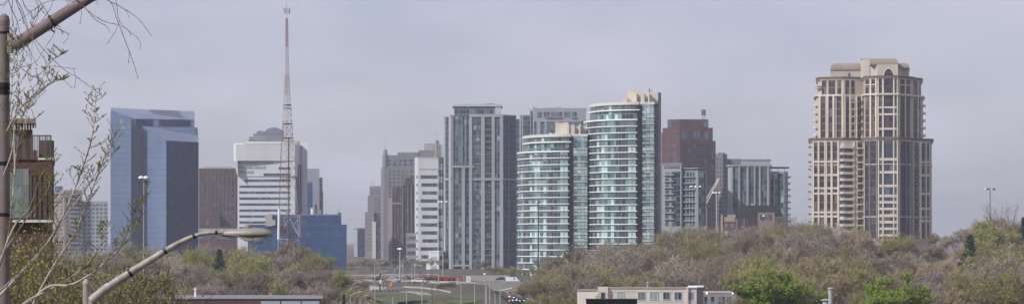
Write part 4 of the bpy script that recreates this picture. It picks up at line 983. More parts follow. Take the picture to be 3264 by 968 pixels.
mb = MB(); mb.tube([P(2290, 569, D), P(2290, 600, D)], .04, 3); mb.tube([P(2250, 648, D) + Vector((-1, 0, 2)), P(2268, 612, D)], .06, 3); obj('rope', mb, 'steel_dark', t)

# ---------------------------------------------------------------- high mast lights and road lamps
def highmast(px, ytop, D, label, heads, wpx, r0=.28, dark=False, glint=True):
    x = (px - CX) / F * D; g = ground_z(x, D); zt = (HY - ytop) / F * D; w = wpx / F * D / 2
    t = thing('high_mast_light', label, 'mast light', (x, D, g), 'high mast lights')
    mb = MB(); mb.tube([(x, D, g - .3), (x, D, g + (zt - g) * .5), (x, D, zt)], [r0, r0 * .75, r0 * .5], 8); obj('pole', mb, 'steel_dark' if dark else 'steel', t)
    mb = MB(); mb.tube([(x + w * .75 * cos(2 * pi * k / 12), D + w * .75 * sin(2 * pi * k / 12), zt - .1) for k in range(13)], .07, 4); mb.tube([(x - w * .75, D, zt - .1), (x + w * .75, D, zt - .1)], .06, 4); obj('ring', mb, 'steel_dark' if dark else 'steel', t)
    for k in range(heads):
        a = 2 * pi * (k + .5) / heads; hx = x + w * cos(a) * .85; hy = D + w * sin(a) * .85
        mb = MB(); mb.lathe((hx, hy, zt - .45), [(.42, 0), (.5, .1), (.42, .35), (.12, .55)], 8); obj('lamp_head', mb, 'white_paint' if not dark or k < 2 else 'steel_dark', t)
    return t
highmast(458, 562, 520, 'slender pale mast light standing in front of the tall blue glass tower', 4, 26, .13)
highmast(1275, 790, 850, 'short pale mast light in front of the dark brown tower', 3, 9, .3)
highmast(1412, 640, 900, 'pale mast light with a cluster of lamps beside the hanging balconies', 5, 30, .2)
highmast(1716, 641, 930, 'dark mast light in front of the shorter curved tower', 3, 12, .3, dark=True)
highmast(2217, 592, 1000, 'twin stemmed pale mast light in front of the pale condo, left of the crane jib', 6, 38, .32)
highmast(2284, 612, 1010, 'pale mast light right of the crane jib', 5, 26, .26)
highmast(3156, 600, 760, 'dark mast light standing alone against the sky at the right', 4, 34, .2, dark=True)
highmast(1545, 870, 900, 'short mast light behind the grey retaining wall left part', 2, 10, .18)
def road_lamp(px, ytop, D, arm_px, arm_rise, label, r=.12, dark=False, head=True):
    x = (px - CX) / F * D; g = ground_z(x, D); zt = (HY - ytop) / F * D; s = D / F
    t = thing('road_lamp', label, 'street lamp', (x, D, g), 'road lamps along the ramps'); mt = 'steel_dark' if dark else 'steel'
    mb = MB(); mb.tube([(x, D, g - .2), (x, D, zt)], [r, r * .7], 6); obj('pole', mb, mt, t)
    if arm_px:
        ax = arm_px * s; az = arm_rise * s
        mb = MB(); mb.tube([(x, D, zt - .1), (x + ax * .35, D, zt + az * .55), (x + ax * .7, D, zt + az * .92), (x + ax, D, zt + az)], [r * .6, r * .5, r * .5, r * .5], 5); obj('arm', mb, mt, t)
        hx = x + ax; sg = 1 if ax > 0 else -1
        mb = MB(); mb.prism([(hx - .35, D - .16), (hx + .35, D - .12), (hx + .35, D + .12), (hx - .35, D + .16)], zt + az - .1, [zt + az + .12, zt + az + .05, zt + az + .05, zt + az + .12]); obj('lamp_head', mb, 'concrete_light' if not dark else mt, t)
    return t
for a_ in [
 (1108, 924, 700, 32, 13, 'curved arm lamp, lowest of the group by the left trees'),
 (1118, 912, 740, 31, 15, 'curved arm lamp second up in the stepped group left of the road'),
 (1117, 941, 660, 30, 13, 'curved arm lamp low down, arm ending beside a dark shrub'),
 (1151, 893, 760, 34, 14, 'curved arm lamp with long arm above the brown bushes left of the road'),
 (1147, 953, 640, 22, 13, 'curved arm lamp nearest the bottom edge left of the road'),
 (1195, 880, 720, 32, 17, 'tall curved arm lamp at the left end of the pale barrier'),
 (1194, 840, 900, 26, 3, 'far curved arm lamp against the stepped mauve tower'),
 (1257, 860, 830, 26, 14, 'curved arm lamp in front of the bronze tower foot'),
 (1284, 826, 880, 16, 12, 'curved arm lamp right behind the short mast light'),
 (1322, 843, 860, 32, 18, 'long arm lamp in front of the parking garage')]:
    road_lamp(*a_)
for px_, yt, D, dk, lb in ((1252, 946, 640, 0, 'thin pale post at the left of the grass bank'), (1296, 925, 640, 0, 'thin pale post on the left grass bank'), (1312, 855, 830, 0, 'pale post beside the long arm lamp'),
    (1345, 900, 650, 0, 'pale post in front of the curving side ramp'), (1377, 905, 680, 1, 'dark post right of the curving side ramp'), (1470, 908, 650, 0, 'pale post left of the right grass bank'), (1513, 899, 640, 0, 'pale post in the middle of the right grass bank'),
    (1547, 893, 640, 0, 'pale post, left of a close pair below the grey wall'), (1551, 915, 600, 0, 'brownish post, right of a close pair below the grey wall'), (1561, 900, 650, 0, 'bright pale post right of the close pair'), (1578, 938, 640, 0, 'low pale post near the underpass'), (1594, 905, 660, 0, 'pale post directly beside the underpass opening'), (1685, 912, 800, 0, 'short pale post on the bridge parapet')):
    x = (px_ - CX) / F * D; g = ground_z(x, D) if px_ != 1685 else -14; zt = (HY - yt) / F * D
    mb = MB(); mb.tube([(x, D, g - .2), (x, D, zt)], [.15, .10], 6); mb.lathe((x, D, zt), [(.16, -.05), (.16, .08), (.03, .14)], 6)
    tag(obj('lamp_post', mb, 'steel_dark' if dk else 'steel', org=(x, D, g)), lb, 'post', 'posts by the ramps')
x = (1211 - CX) / F * 770; mb = MB(); g = ground_z(x, 770); mb.tube([(x, 770, g), (x, 770, (HY - 868) / F * 770)], .24, 6)
tag(obj('utility_pole', mb, 'steel_dark', org=(x, 770, g)), 'thick dark pole carrying a white notice, beside the pale barrier', 'pole')

# gantry with signs and signals
D = 790; s = D / F; t = thing('sign_gantry', 'long grey sign gantry spanning the avenue behind the barrier', 'gantry', P(1300, 925, D))
mb = MB(); a0 = P(1216, 874, D); a1 = P(1398, 874, D); mb.tube([a0, a1], .13, 5); mb.tube([a0 + Vector((0, 0, -.35)), a1 + Vector((0, 0, -.35))], .08, 4); obj('beam', mb, 'steel', t)
for p_ in (1216, 1398): q = P(p_, 874, D); mb = MB(); mb.tube([(q.x, D, ground_z(q.x, D)), q], .16, 6); obj('post', mb, 'steel', t)
for p_, w in ((1252, 9), (1308, 10), (1366, 9)): q = P(p_, 875, D); mb = MB(); mb.box(q.x - w * s / 2, q.x + w * s / 2, D - .3, D - .18, q.z - .45, q.z + .4); obj('sign_panel', mb, 'steel', t)
mb = MB(); q = P(1366, 850, 900); 
def signal(px, py, D, label, mt='yellow_paint', h=10, pole=True, base=None, lit=None):
    q = P(px, py, D); s = D / F; g = ground_z(q.x, D) if base is None else base
    t = thing('traffic_signal', label, 'traffic light', (q.x, D, g), 'traffic signals')
    if pole: mb = MB(); mb.tube([(q.x, D + .3, g), (q.x, D + .3, q.z + .2)], .09, 5); obj('pole', mb, 'steel', t)
    hh = h * s / 2; mb = MB(); mb.box(q.x - .28, q.x + .28, D - .15, D + .25, q.z - hh, q.z + hh); obj('housing', mb, mt, t)
    for k in range(3):
        mb = MB(); z = q.z + hh * (.62 - .62 * k); mb.tube([(q.x, D - .15, z), (q.x, D - .24, z)], .16, 8); obj('lens', mb, ('signal_amber' if lit == k else 'window_dark'), t)
    return t
signal(1226, 888, 800, 'yellow signal head hanging below the left end of the gantry')
signal(1294, 885, 800, 'orange signal head beside the short mast light')
signal(1349, 887, 800, 'yellow signal head beneath the middle of the gantry')
signal(1459, 892, 860, 'yellow signal head left of the white notice board', h=16)
signal(1479, 882, 865, 'higher yellow signal head just above the white notice board', h=13)
t = signal(1635, 918, 780, 'big yellow signal head on the arm in front of the bridge', h=13, pole=False); 
x = (1594 - CX) / F * 780; q = P(1635, 917, 780)
mb = MB(); mb.tube([(x, 780.3, ground_z(x, 780)), (x, 780.3, (HY - 912) / F * 780)], .14, 6); obj('pole', mb, 'steel', t)
mb = MB(); mb.tube([(x, 780.3, (HY - 925) / F * 780), (q.x, 780.3, q.z + .2)], .10, 5); obj('arm', mb, 'white_paint', t)
signal(1596, 936, 779, 'small yellow signal low on the post at the underpass', h=10)
# notice board, white notice
def board(px, py, w, h, D, mt, label, cat, name, legs=True, lines=0):
    q = P(px, py, D); s = D / F; g = ground_z(q.x, D) if q.x * F / D + CX < 1560 else -14
    t = thing(name, label, cat, (q.x, D, g)); mb = MB(); mb.box(q.x - w * s / 2, q.x + w * s / 2, D - .1, D + .1, q.z - h * s / 2, q.z + h * s / 2); obj('panel', mb, mt, t)
    if legs:
        for k in (-1, 1): mb = MB(); xx = q.x + k * w * s * .3; mb.tube([(xx, D + .2, g), (xx, D + .2, q.z)], .08, 4); obj('leg', mb, 'steel', t)
    for k in range(lines): mb = MB(); zz_ = q.z + h * s * (.3 - .25 * k); mb.box(q.x - w * s * .33, q.x + w * s * .33, D - .13, D - .101, zz_ - .1, zz_ + .1); obj('marking', mb, 'steel_dark' if k else 'red_paint', t)
board(1493, 892, 14, 26, 850, 'white_paint', 'tall white notice board at the left end of the grey wall', 'sign', 'notice_board', lines=3)
board(1212, 896, 5, 11, 765, 'white_paint', 'small white notice on the dark pole', 'sign', 'notice', legs=False)
board(1364, 848, 11, 20, 880, 'white_paint', 'white and red banner sign before the white office foot', 'sign', 'banner_sign', lines=1)
board(1428, 887, 16, 14, 900, 'brick_tan', 'beige board behind the red lift', 'sign', 'beige_board')
# grey retaining wall on the far side
mb = MB(); a0 = P(1500, 0, 905); a1 = P(1622, 0, 905); mb.prism([(a0.x, 905), (a1.x, 905), (a1.x, 906), (a0.x, 906)], [-16, -20.5, -20.5, -16], [-13.1 + .5, -12.5, -12.5, -12.6])
tag(obj('retaining_wall', mb, 'concrete', org=(a0.x, 905, -16)), 'plain grey concrete wall behind the bridge beside the white van', 'wall')



def barrier(line, z0f, h, mat, name, label, thick=.4, cat='barrier'):
    pts = [((p - CX) / F * d, d) for p, d in line]
    poly = [(x, y) for x, y in pts] + [(x, y + thick) for x, y in pts[::-1]]
    zb = [z0f(x, y) - .3 for x, y in poly]; mb = MB(); mb.prism(poly, zb, [z + .3 + h for z in zb])
    return tag(obj(name, mb, mat, org=(pts[0][0], pts[0][1], zb[0])), label, cat)
barrier([(1178, 775), (1230, 770), (1285, 772)], ground_z, 1.0, 'concrete', 'concrete_barrier', 'bright pale concrete barrier left above the left grass bank')
for k in range(8):  # dark blocks added to stand for the shaded holes under the barrier
    q = P(1190 + k * 12.5, 0, 768); g = ground_z(q.x, 768); mb = MB(); mb.box(q.x - .22, q.x + .22, 767.6, 768.2, g - .2, g + .55)
    tag(obj('hole_block', mb, 'steel_dark', org=(q.x, 768, g)), 'dark block standing in for a shaded hole under the pale barrier', 'hole_block', 'dark holes below the barrier')
barrier([(1285, 782), (1340, 778), (1400, 770), (1437, 762)], ground_z, .45, 'concrete', 'guard_wall', 'thin curving pale guard wall right of the barrier')
barrier([(1290, 830), (1370, 835), (1455, 828)], ground_z, .5, 'kerb', 'kerb_wall', 'long straight pale kerb wall behind the curving guard wall')
rb = random.Random(3); mb = MB()
for k in range(1500):
    f = rb.random(); p = 1392 + 62 * f; d = 772 + 14 * sin(f * 2.2) + rb.uniform(-5, 5); x = (p - CX) / F * d; z = ground_z(x, d) + rb.uniform(0, 1.2); a = rb.uniform(0, 6.28); r = rb.uniform(.1, .25)
    mb.face([(x, d, z), (x + r * cos(a), d + r * sin(a), z + rb.uniform(-.1, .2)), (x + rb.uniform(-.1, .1), d, z + r)])
tag(obj('hedge', mb, 'hedge', org=((1420 - CX) / F * 750, 750, -16)), 'low reddish brown bare hedge on the bank beside the bridge', 'hedge', None, 'stuff')
# red boom lift
D = 870; s = D / F; t = thing('boom_lift', 'red boom lift with its long arm lowered towards the left', 'crane', P(1415, 903, D))
mb = MB(); latt(P(1332, 873, D), P(1412, 888, D), .9, 1.3, 14, mb, .11); a0 = P(1332, 873, D); a1 = P(1412, 888, D); mb.tube([a0, a1], .36, 6); obj('boom', mb, 'red_paint', t)
q = P(1412, 889, D); mb = MB(); mb.box(q.x - 1.2, q.x + 1.4, D - 1, D + 1, q.z - .8, q.z + .9); obj('turntable', mb, 'red_paint', t)
mb = MB(); mb.box(q.x - 1.7, q.x - 1.1, D - 1.1, D - .1, q.z - .5, q.z + .9); obj('cab', mb, 'window_dark', t)
mb = MB(); mb.box(q.x - 2.4, q.x + 4.4, D - 1.2, D + 1.2, -13.4, -12.8 + .2); obj('chassis', mb, 'red_paint', t)
for k in (-2, -.3, 2.2, 3.6):
    mb = MB(); mb.tube([(q.x + k, D - 1.35, -13.5), (q.x + k, D - .9, -13.5)], .5, 10); obj('wheel', mb, 'rubber', t)
# traffic cones / orange barrel and little things
def cone(px, py, D, label, h=1.1, mt='orange_paint'):
    x = (px - CX) / F * D; g = ground_z(x, D) + .1; t = thing('traffic_cone', label, 'traffic cone', (x, D, g), 'traffic cones')
    mb = MB(); mb.lathe((x, D, g), [(.3, .05), (.07, h)], 8); obj('cone', mb, mt, t); mb = MB(); mb.box(x - .38, x + .38, D - .38, D + .38, g, g + .06); obj('base', mb, 'rubber', t)
cone(1245, 920, 785, 'orange cone left of two beside the pale barrier', 1.6); cone(1249, 920, 786, 'orange cone right of two beside the pale barrier', 1.9); cone(1296, 905, 830, 'orange cone farther back near the short mast light')
cone(1340, 905, 850, 'orange cone in front of the parking garage')

# ---------------------------------------------------------------- vehicles
def car_mesh(kind):
    """nose towards -y, origin on the ground"""
    t = thing('parked_car', 'x', 'car', (0, 0, 0)); W_, L = .9, 4.4; 
    hd = 1.42
    prof = [(-2.2, .35), (-2.2, .68), (-2.05, .78), (-1.15, .93), (-.45, 1.40), (1.0, 1.42), (1.65, .98), (2.15, .92), (2.2, .4)]
    if kind == 'van': prof = [(-2.3, .35), (-2.3, .9), (-1.75, 1.1), (-1.2, 1.95), (2.3, 2.0), (2.35, .4)]
    mb = MB()
    ins = lambda z: W_ - max(0, z - .9) * .22
    Lf = [(-ins(z), y, z) for y, z in prof]; Rt = [(ins(z), y, z) for y, z in prof]
    mb.face(Lf); mb.face(Rt[::-1]); n = len(prof)
    for i in range(n): j = (i + 1) % n; mb.face([Lf[i], Rt[i], Rt[j], Lf[j]])
    obj('body', mb, 'car_silver', t)
    i = 3 if kind != 'van' else 2; (y0, z0), (y1, z1) = prof[i], prof[i + 1]; f = lambda y, z, e: [(-ins(z) + e, y - .02, z + .015), (ins(z) - e, y - .02, z + .015)]
    yy0, zz0, yy1, zz1 = y0 + (y1 - y0) * .12, z0 + (z1 - z0) * .12, y0 + (y1 - y0) * .92, z0 + (z1 - z0) * .92
    a, c = f(yy0, zz0, .1), f(yy1, zz1, .1); mb = MB(); mb.face([a[0], a[1], c[1], c[0]]); mb.face([(p[0], p[1] + .03, p[2] - .03) for p in (a[0], c[0], c[1], a[1])]); obj('windscreen', mb, 'window_dark', t)
    for sg in (-1, 1):
        mb = MB(); zt = prof[4][1] - .08 if kind != 'van' else 1.8; za = .97 if kind != 'van' else 1.25; ye = 1.15 if kind != 'van' else -.3
        q = [(sg * (ins(za) + .01), -.95, za), (sg * (ins(za) + .01), ye + .3, za), (sg * (ins(zt) + .01), ye - .1, zt), (sg * (ins(zt) + .01), -.5, zt)]
        mb.face(q if sg > 0 else q[::-1]); obj('side_window', mb, 'window_dark', t)
        mb = MB(); mb.box(sg * .62 - .14, sg * .62 + .14, prof[0][0] - .03, prof[0][0] + .05, .58, .74); obj('headlight', mb, 'headlight', t)
        for yw in (-1.4, 1.35):
            mb = MB(); mb.tube([(sg * .72, yw, .33), (sg * .93, yw, .33)], .33, 12); w_ = obj('wheel', mb, 'rubber', t)
            mb = MB(); mb.tube([(sg * .90, yw, .33), (sg * .945, yw, .33)], .19, 10); obj('rim', mb, 'steel', w_)
    return t
proto = {}
def put_car(px, D, rot, paint, label, kind='car', z=None, name=None, lights=True, cat=None):
    x = (px - CX) / F * D; g = (ground_z(x, D) + .14) if z is None else z
    t = car_mesh(kind); t.location = (x, D, g); t.rotation_euler = (0, 0, rot)
    if name: t.name = name
    t['label'] = label; t['group'] = 'cars queueing under the bridge' if z is None else 'vehicles on the far roads'
    t['category'] = cat or ('van' if kind == 'van' else 'car')
    for c in t.children:
        if c.name.startswith('body'): c.data.materials[0] = M[paint]
        if c.name.startswith('headlight') and not lights: c.data.materials[0] = M['steel']
    return t
for px_, D, paint, lb in ((1604, 945, 'car_white', 'small white car farthest back in the queue'), (1613, 925, 'car_black', 'black car behind the silver one in the queue'), (1615, 900, 'car_silver', 'silver car in the queue beside the orange one'), (1627, 880, 'car_orange', 'orange taxi in the middle of the queue'), (1640, 868, 'car_black', 'black car with one bright headlight behind the dark blue car'),
    (1650, 846, 'car_blue', 'dark blue car second from the front of the queue'), (1660, 822, 'car_black', 'black car nearest to us with both headlights bright'), (1637, 826, 'car_silver', 'silver car in the left lane near the bottom edge'), (1614, 822, 'car_black', 'long black car low at the left of the queue')):
    put_car(px_, D, radians(8), paint, lb, name='queueing_car')
put_car(1634, 890, radians(95), 'car_white', 'white van standing at the right end of the grey wall', 'van', z=-13.6 - 1.3, name='white_van', lights=False)
for px_, D, paint, lb, rot in ((1600, 902, 'car_blue', 'dark blue car seen above the grey wall', 90), ):
    put_car(px_, D - 3, radians(rot), paint, lb, z=-14.4, name='blue_car', lights=False)
for px_, D, paint, lb, rot in ((1256, 850, 'car_silver', 'silver car on the avenue left of the short mast light', 70), (1335, 830, 'car_white', 'white car turning on the main road', 90), (1299, 905, 'car_black', 'black car behind the short mast light', 10), (1375, 860, 'car_black', 'black car in front of the boom lift arm', 85), (1312, 930, 'car_silver', 'silver car far up the avenue', 0), (1210, 860, 'car_black', 'black car left of the dark pole on the main road', 88)):
    x = (px_ - CX) / F * D; put_car(px_, D, radians(rot), paint, lb, z=ground_z(x, D) + .14, name='road_car', lights=False)

# ---------------------------------------------------------------- trees
def make_tree_meshes(seed, H, spread, twig_mat, leaf_mat, leaf_n, leaf_size, twigs=9, upright=.5, bare=True, base=.22, density=1.0, barkm='bark_grey', twigw=.036):
    """trunk mesh (trunk and limbs), crown mesh (twigs and young leaves) of one tree H metres tall"""
    r = random.Random(seed); tr = MB(); cr = MB(); lf = MB()
    def rv(a=1): return Vector((r.uniform(-a, a), r.uniform(-a, a), r.uniform(-a, a)))
    tips = []
    def grow(p, d, L, rad, lev):
        n = 4 if lev < 2 else 3; pts = [p]; dd = d.normalized()
        for i in range(n):
            dd = (dd + rv(.16 + .05 * lev) + Vector((0, 0, .10 * upright * (1 + lev)))).normalized(); pts.append(pts[-1] + dd * L / n)
        if lev <= 2: tr.tube(pts, [rad * (1 - .75 * i / n) for i in range(n + 1)], 5 if lev == 0 else 4 if lev == 1 else 3, False)
        else:
            w = rad
            for i in range(n):
                a, b = pts[i], pts[i + 1]; s = (b - a).cross(rv()).normalized() * w
                cr.face([a - s, a + s, b])
        if lev == 3:
            for k in range(int(twigs * density)):
                a = pts[r.randint(0, n)]; dv = (dd + rv(.9) + Vector((0, 0, .25))).normalized(); tl = r.uniform(.45, 1.15) * L * .75
                b = a + dv * tl; s = dv.cross(rv()).normalized() * twigw * r.uniform(.6, 1.3)
                cr.face([a - s, a + s, b]); tips.append((a, b))
            return
        k = (int(6 * density) + 1, int(5 * density), int(5 * density))[lev]
        for i in range(k):
            f = r.uniform(.30, 1.0) if lev else r.uniform(.25, 1.0); j = min(int(f * n), n - 1); q = pts[j] + (pts[j + 1] - pts[j]) * (f * n - j)
            ang = r.uniform(0, 2 * pi); side = Vector((cos(ang), sin(ang), 0)); nd = (pts[j + 1] - pts[j]).normalized()
            nd = (nd * r.uniform(.5, 1.0) + side * r.uniform(.5, 1.1) * spread + Vector((0, 0, .25 * upright))).normalized()
            grow(q, nd, L * r.uniform(.42, .68), rad * .5 * (1 - f * .4), lev + 1)
    lean_ = Vector((r.uniform(-.08, .08), r.uniform(-.08, .08), 1))
    zt = H * base; tr.tube([Vector((0, 0, -.6)), Vector((0, 0, zt * .5)) + lean_ * .05, lean_ * zt], [H * .018, H * .014, H * .012], 7, False)
    for k in range(r.randint(4, 6)):
        a = 2 * pi * k / 5 + r.uniform(-.5, .5)
        grow(lean_ * zt * r.uniform(.8, 1.05), Vector((cos(a) * spread * .8, sin(a) * spread * .8, r.uniform(.7, 1.5))), H * r.uniform(.42, .55), H * .009, 0)
    if leaf_n:
        for _ in range(int(leaf_n)):
            a, b = tips[r.randrange(len(tips))]; q = a + (b - a) * r.uniform(.2, 1.05) + rv(.12)
            u_ = rv().normalized() * leaf_size * r.uniform(.6, 1.4); v_ = u_.cross(rv()).normalized() * leaf_size * r.uniform(.5, 1.1)
            lf.face([q - u_ * .5, q + v_ * .6, q + u_ * .6])
    zs = sorted(v[2] if not isinstance(v, Vector) else v.z for v in cr.v); top = zs[int(len(zs) * .997)]; k = H / top
    for m in (tr, cr, lf): m.v = [(v[0] * k, v[1] * k, v[2] * k) for v in m.v]
    ph = [r.uniform(0, 6.28) for _ in range(4)]
    def inside(p):
        a = math.atan2(p[1], p[0]); lump = 1 + .16 * sin(3 * a + ph[0]) + .12 * sin(5 * a + ph[1] + p[2]) + .08 * sin(p[2] * 1.7 + ph[2])
        zc = H * .58; rz = (H * .43 if p[2] > zc else H * .40); rx = H * .37 * lump * (.75 + .3 * spread)
        return (p[0] ** 2 + p[1] ** 2) / rx ** 2 + (p[2] - zc) ** 2 / rz ** 2 < r.uniform(.82, 1.12)
    for m in (cr, lf):
        F_ = [f for f in m.f if inside(m.v[f[0]])]
        nv = []; nf = []
        for f in F_:
            i = len(nv); nv += [m.v[k_] for k_ in f]; nf.append(tuple(range(i, i + len(f))))
        m.v, m.f, m.uv = nv, nf, [(0, 0)] * len(nv)
    xr = sorted(abs(v[0]) for v in cr.v)[int(len(cr.v) * .97)]
    return tr, cr, lf, twig_mat, leaf_mat, barkm, xr
def make_conifer(seed, H):
    r = random.Random(seed); tr = MB(); cr = MB(); tr.tube([(0, 0, -.5), (0, 0, H * .95)], [H * .016, .03], 6, False)
    for _ in range(150):
        z = H * (.15 + .84 * r.random() ** .8); R = (H * 1.04 - z) * .30 * r.uniform(.45, 1.15) + .15
        a = r.uniform(0, 2 * pi); d = Vector((cos(a), sin(a), r.uniform(-.3, .25))); w0 = Vector((-sin(a), cos(a), 0))
        tr.tube([(0, 0, z), tuple(Vector((0, 0, z)) + d * R * .8)], [.05, .015], 3, False)
        for m in range(26):
            f = r.uniform(.12, 1); q = Vector((0, 0, z)) + d * R * f + w0 * r.uniform(-.5, .5) * f + Vector((0, 0, r.uniform(-.3, .3)))
            s = Vector((r.uniform(-1, 1), r.uniform(-1, 1), r.uniform(-.6, .6))).normalized() * .34; w = s.cross(d).normalized() * .10
            cr.face([q - w, q + w, q + s])
    return tr, cr, MB(), 'needle_dark', None, 'bark_grey', H * .22
def tree_proto(name, spec):
    tr, cr, lf, tm, lm, bm, xr = spec
    t = thing(name, 'x', 'tree', (0, 0, 0)); obj('trunk', tr, bm, t); c = obj('crown', cr, tm, t)
    if lf.v: obj('young_leaves' if lm != 'needle_dark' else 'needles', lf, lm, c)
    t['_r'] = xr
    return t
def drop_r(t): 
    if '_r' in t: del t['_r']
KINDS = {}
def kind(key, name, words_, *specs):
    KINDS[key] = (name, words_, [tree_proto(name, s) for s in specs])
kind('G', 'bare_tree', 'bare grey twigged tree', make_tree_meshes(1, 14, .85, 'twig_grey', 'twig_grey', 13000, .155, 13), make_tree_meshes(2, 14, .7, 'twig_grey', 'leaf_moss', 9000, .165, 12), make_tree_meshes(3, 14, 1.0, 'twig_grey', 'twig_grey', 13000, .155, 13))
kind('M', 'bare_tree', 'bare mauve brown tree', make_tree_meshes(4, 14, .8, 'twig_mauve', 'twig_mauve', 12000, .155, 12), make_tree_meshes(5, 14, .95, 'twig_mauve', 'twig_grey', 12000, .155, 12))
kind('R', 'budding_tree', 'rusty brown budding tree', make_tree_meshes(6, 14, .8, 'twig_rust', 'twig_rust', 10000, .16, 10), make_tree_meshes(7, 14, .95, 'twig_rust', 'twig_olive', 10000, .165, 10))
kind('O', 'budding_tree', 'olive budding tree', make_tree_meshes(8, 14, .9, 'twig_olive', 'leaf_moss', 11000, .18, 10), make_tree_meshes(9, 14, .75, 'twig_olive', 'leaf_moss', 12000, .185, 10))
kind('Y', 'leafing_tree', 'yellow green leafing tree', make_tree_meshes(10, 14, .9, 'twig_olive', 'leaf_yellow', 12000, .28, 7), make_tree_meshes(11, 14, .8, 'twig_olive', 'leaf_yellow', 11000, .28, 7))
kind('B', 'green_tree', 'bright green leafy tree', make_tree_meshes(12, 14, .95, 'twig_olive', 'leaf_green', 26000, .36, 7), make_tree_meshes(13, 14, .85, 'twig_olive', 'leaf_green', 24000, .36, 7))
kind('D', 'conifer', 'dark green conifer', make_conifer(14, 14), make_conifer(15, 14))
kind('P', 'bare_tree', 'pale barked bare tree', make_tree_meshes(16, 14, .7, 'twig_grey', None, 0, 0, 7, barkm='bark_pale'))
kind('S', 'bare_tree', 'thin sparse bare tree', make_tree_meshes(17, 14, .75, 'bark_pale', None, 0, 0, 6, density=.75, twigw=.035))
proto_used = set(); placed = []
def put_tree(key, px, D, ytop, wscale=1.0, label=None):
    if label is None and D < 530 and 1780 < px < 2390: return
    name, words_, protos = KINDS[key]; r = rng; p = protos[r.randrange(len(protos))]
    x = (px - CX) / F * D; g = ground_z(x, D); H = max((HY - ytop) / F * D - g, 5.5)
    s = H / 14.0; w = min(s, 1.25) * wscale * r.uniform(.9, 1.15)
    if s > 1.25: w *= 1.05
    placed.append([p, (x, D, g), r.uniform(0, 6.28), (w, w, s), key, px, ytop, label])
skyR = [(1690, 838), (1750, 812), (1800, 790), (1850, 780), (1950, 768), (2050, 765), (2090, 740), (2110, 732), (2150, 718), (2200, 710), (2280, 722), (2320, 738), (2380, 722), (2420, 708), (2470, 700), (2510, 685), (2550, 700), (2600, 698), (2700, 708), (2760, 742), (2830, 748), (2880, 745), (2920, 755), (2980, 745), (3060, 742), (3110, 702), (3150, 690), (3200, 692), (3290, 700)]
skyL = [(200, 790), (300, 780), (400, 772), (470, 765), (560, 785), (640, 775), (690, 772), (760, 780), (830, 790), (900, 765), (950, 762), (1010, 785), (1060, 830), (1110, 845), (1150, 862), (1200, 885)]
# rows: (distance, drop below the skyline in px, spacing px)
def row(D, sky, drop, x0, x1, step, kinds, jit=12, wide=1.0):
    px = x0 + rng.uniform(0, step * .5); i = 0
    while px < x1:
        base = interp(px, sky); k = kinds(px) if callable(kinds) else rng.choice(kinds)
        put_tree(k, px, D + rng.uniform(-22, 22), base + drop + rng.uniform(-jit, jit), wide); px += step * rng.uniform(.75, 1.25); i += 1
row(960, skyR, -2, 1745, 3330, 66, lambda p: rng.choice('GGOMG') if p < 2700 else rng.choice('GRMOM'), 7, 1.22)
row(860, skyR, 16, 1720, 3330, 84, lambda p: rng.choice('GOGMG') if p < 2600 else rng.choice('MRGRM'), 14, 1.22)
row(770, skyR, 36, 1700, 3340, 98, lambda p: rng.choice('OGGMG') if p < 2100 else rng.choice('GOMRG') if p < 2650 else rng.choice('RMRMO'), 16, 1.35)
row(690, skyR, 60, 1690, 3340, 106, lambda p: rng.choice('OGOMG') if p < 2000 else rng.choice('MGMOR') if p < 2500 else rng.choice('OMRRM'), 18, 1.35)
row(620, skyR, 86, 1700, 3350, 114, lambda p: rng.choice('OGMGO') if p < 2200 else rng.choice('MOGO') if p < 2500 else rng.choice('OOMRR'), 20, 1.35)
row(560, skyR, 118, 1690, 3350, 124, lambda p: rng.choice('OGOO') if p < 1850 else rng.choice('GMGM') if p < 2350 else rng.choice('OGRM'), 20, 1.35)
row(450, skyR, 165, 1790, 3350, 134, lambda p: rng.choice('GO') if p < 2300 else rng.choice('OMRO'), 18, 1.22)
row(860, skyL, 4, 250, 1110, 72, 'GOGOYM', 10, 1.22)
row(760, skyL, 26, 240, 1150, 82, 'GMYMO', 13, 1.22)
row(670, skyL, 54, 240, 1160, 92, 'MGOYM', 15, 1.22)
row(590, skyL, 84, 250, 1120, 103, 'MGMGO', 15, 1.22)
row(520, skyL, 118, 250, 1100, 117, 'MGMO', 15, 1.22)
row(1080, [(1500, 845), (1560, 848), (1620, 838), (1700, 850), (1760, 845)], 0, 1530, 1790, 34, 'OOGO', 6)
row(700, [(1690, 900), (1760, 860), (1800, 845)], 0, 1730, 1850, 45, 'OG', 6)
for i_ in range(9):
    put_tree('GOMGO'[i_ % 5], 1118 + i_ * 36 + rng.uniform(-6, 6), 1130 + rng.uniform(-50, 60), 852 + rng.uniform(-8, 10) + (6 if i_ > 4 else 0), 1.5, f'{("small bare tree", "small olive tree")[i_ % 5 in (1, 4)]} far behind the road, ' + ('at the foot of the low blue office', 'below the small blue block', 'below the stepped tower', 'below the turret tower left edge', 'left of the short mast light', 'below the bronze tower', 'below the parking garage', 'below the white office', 'below the white annex')[i_])
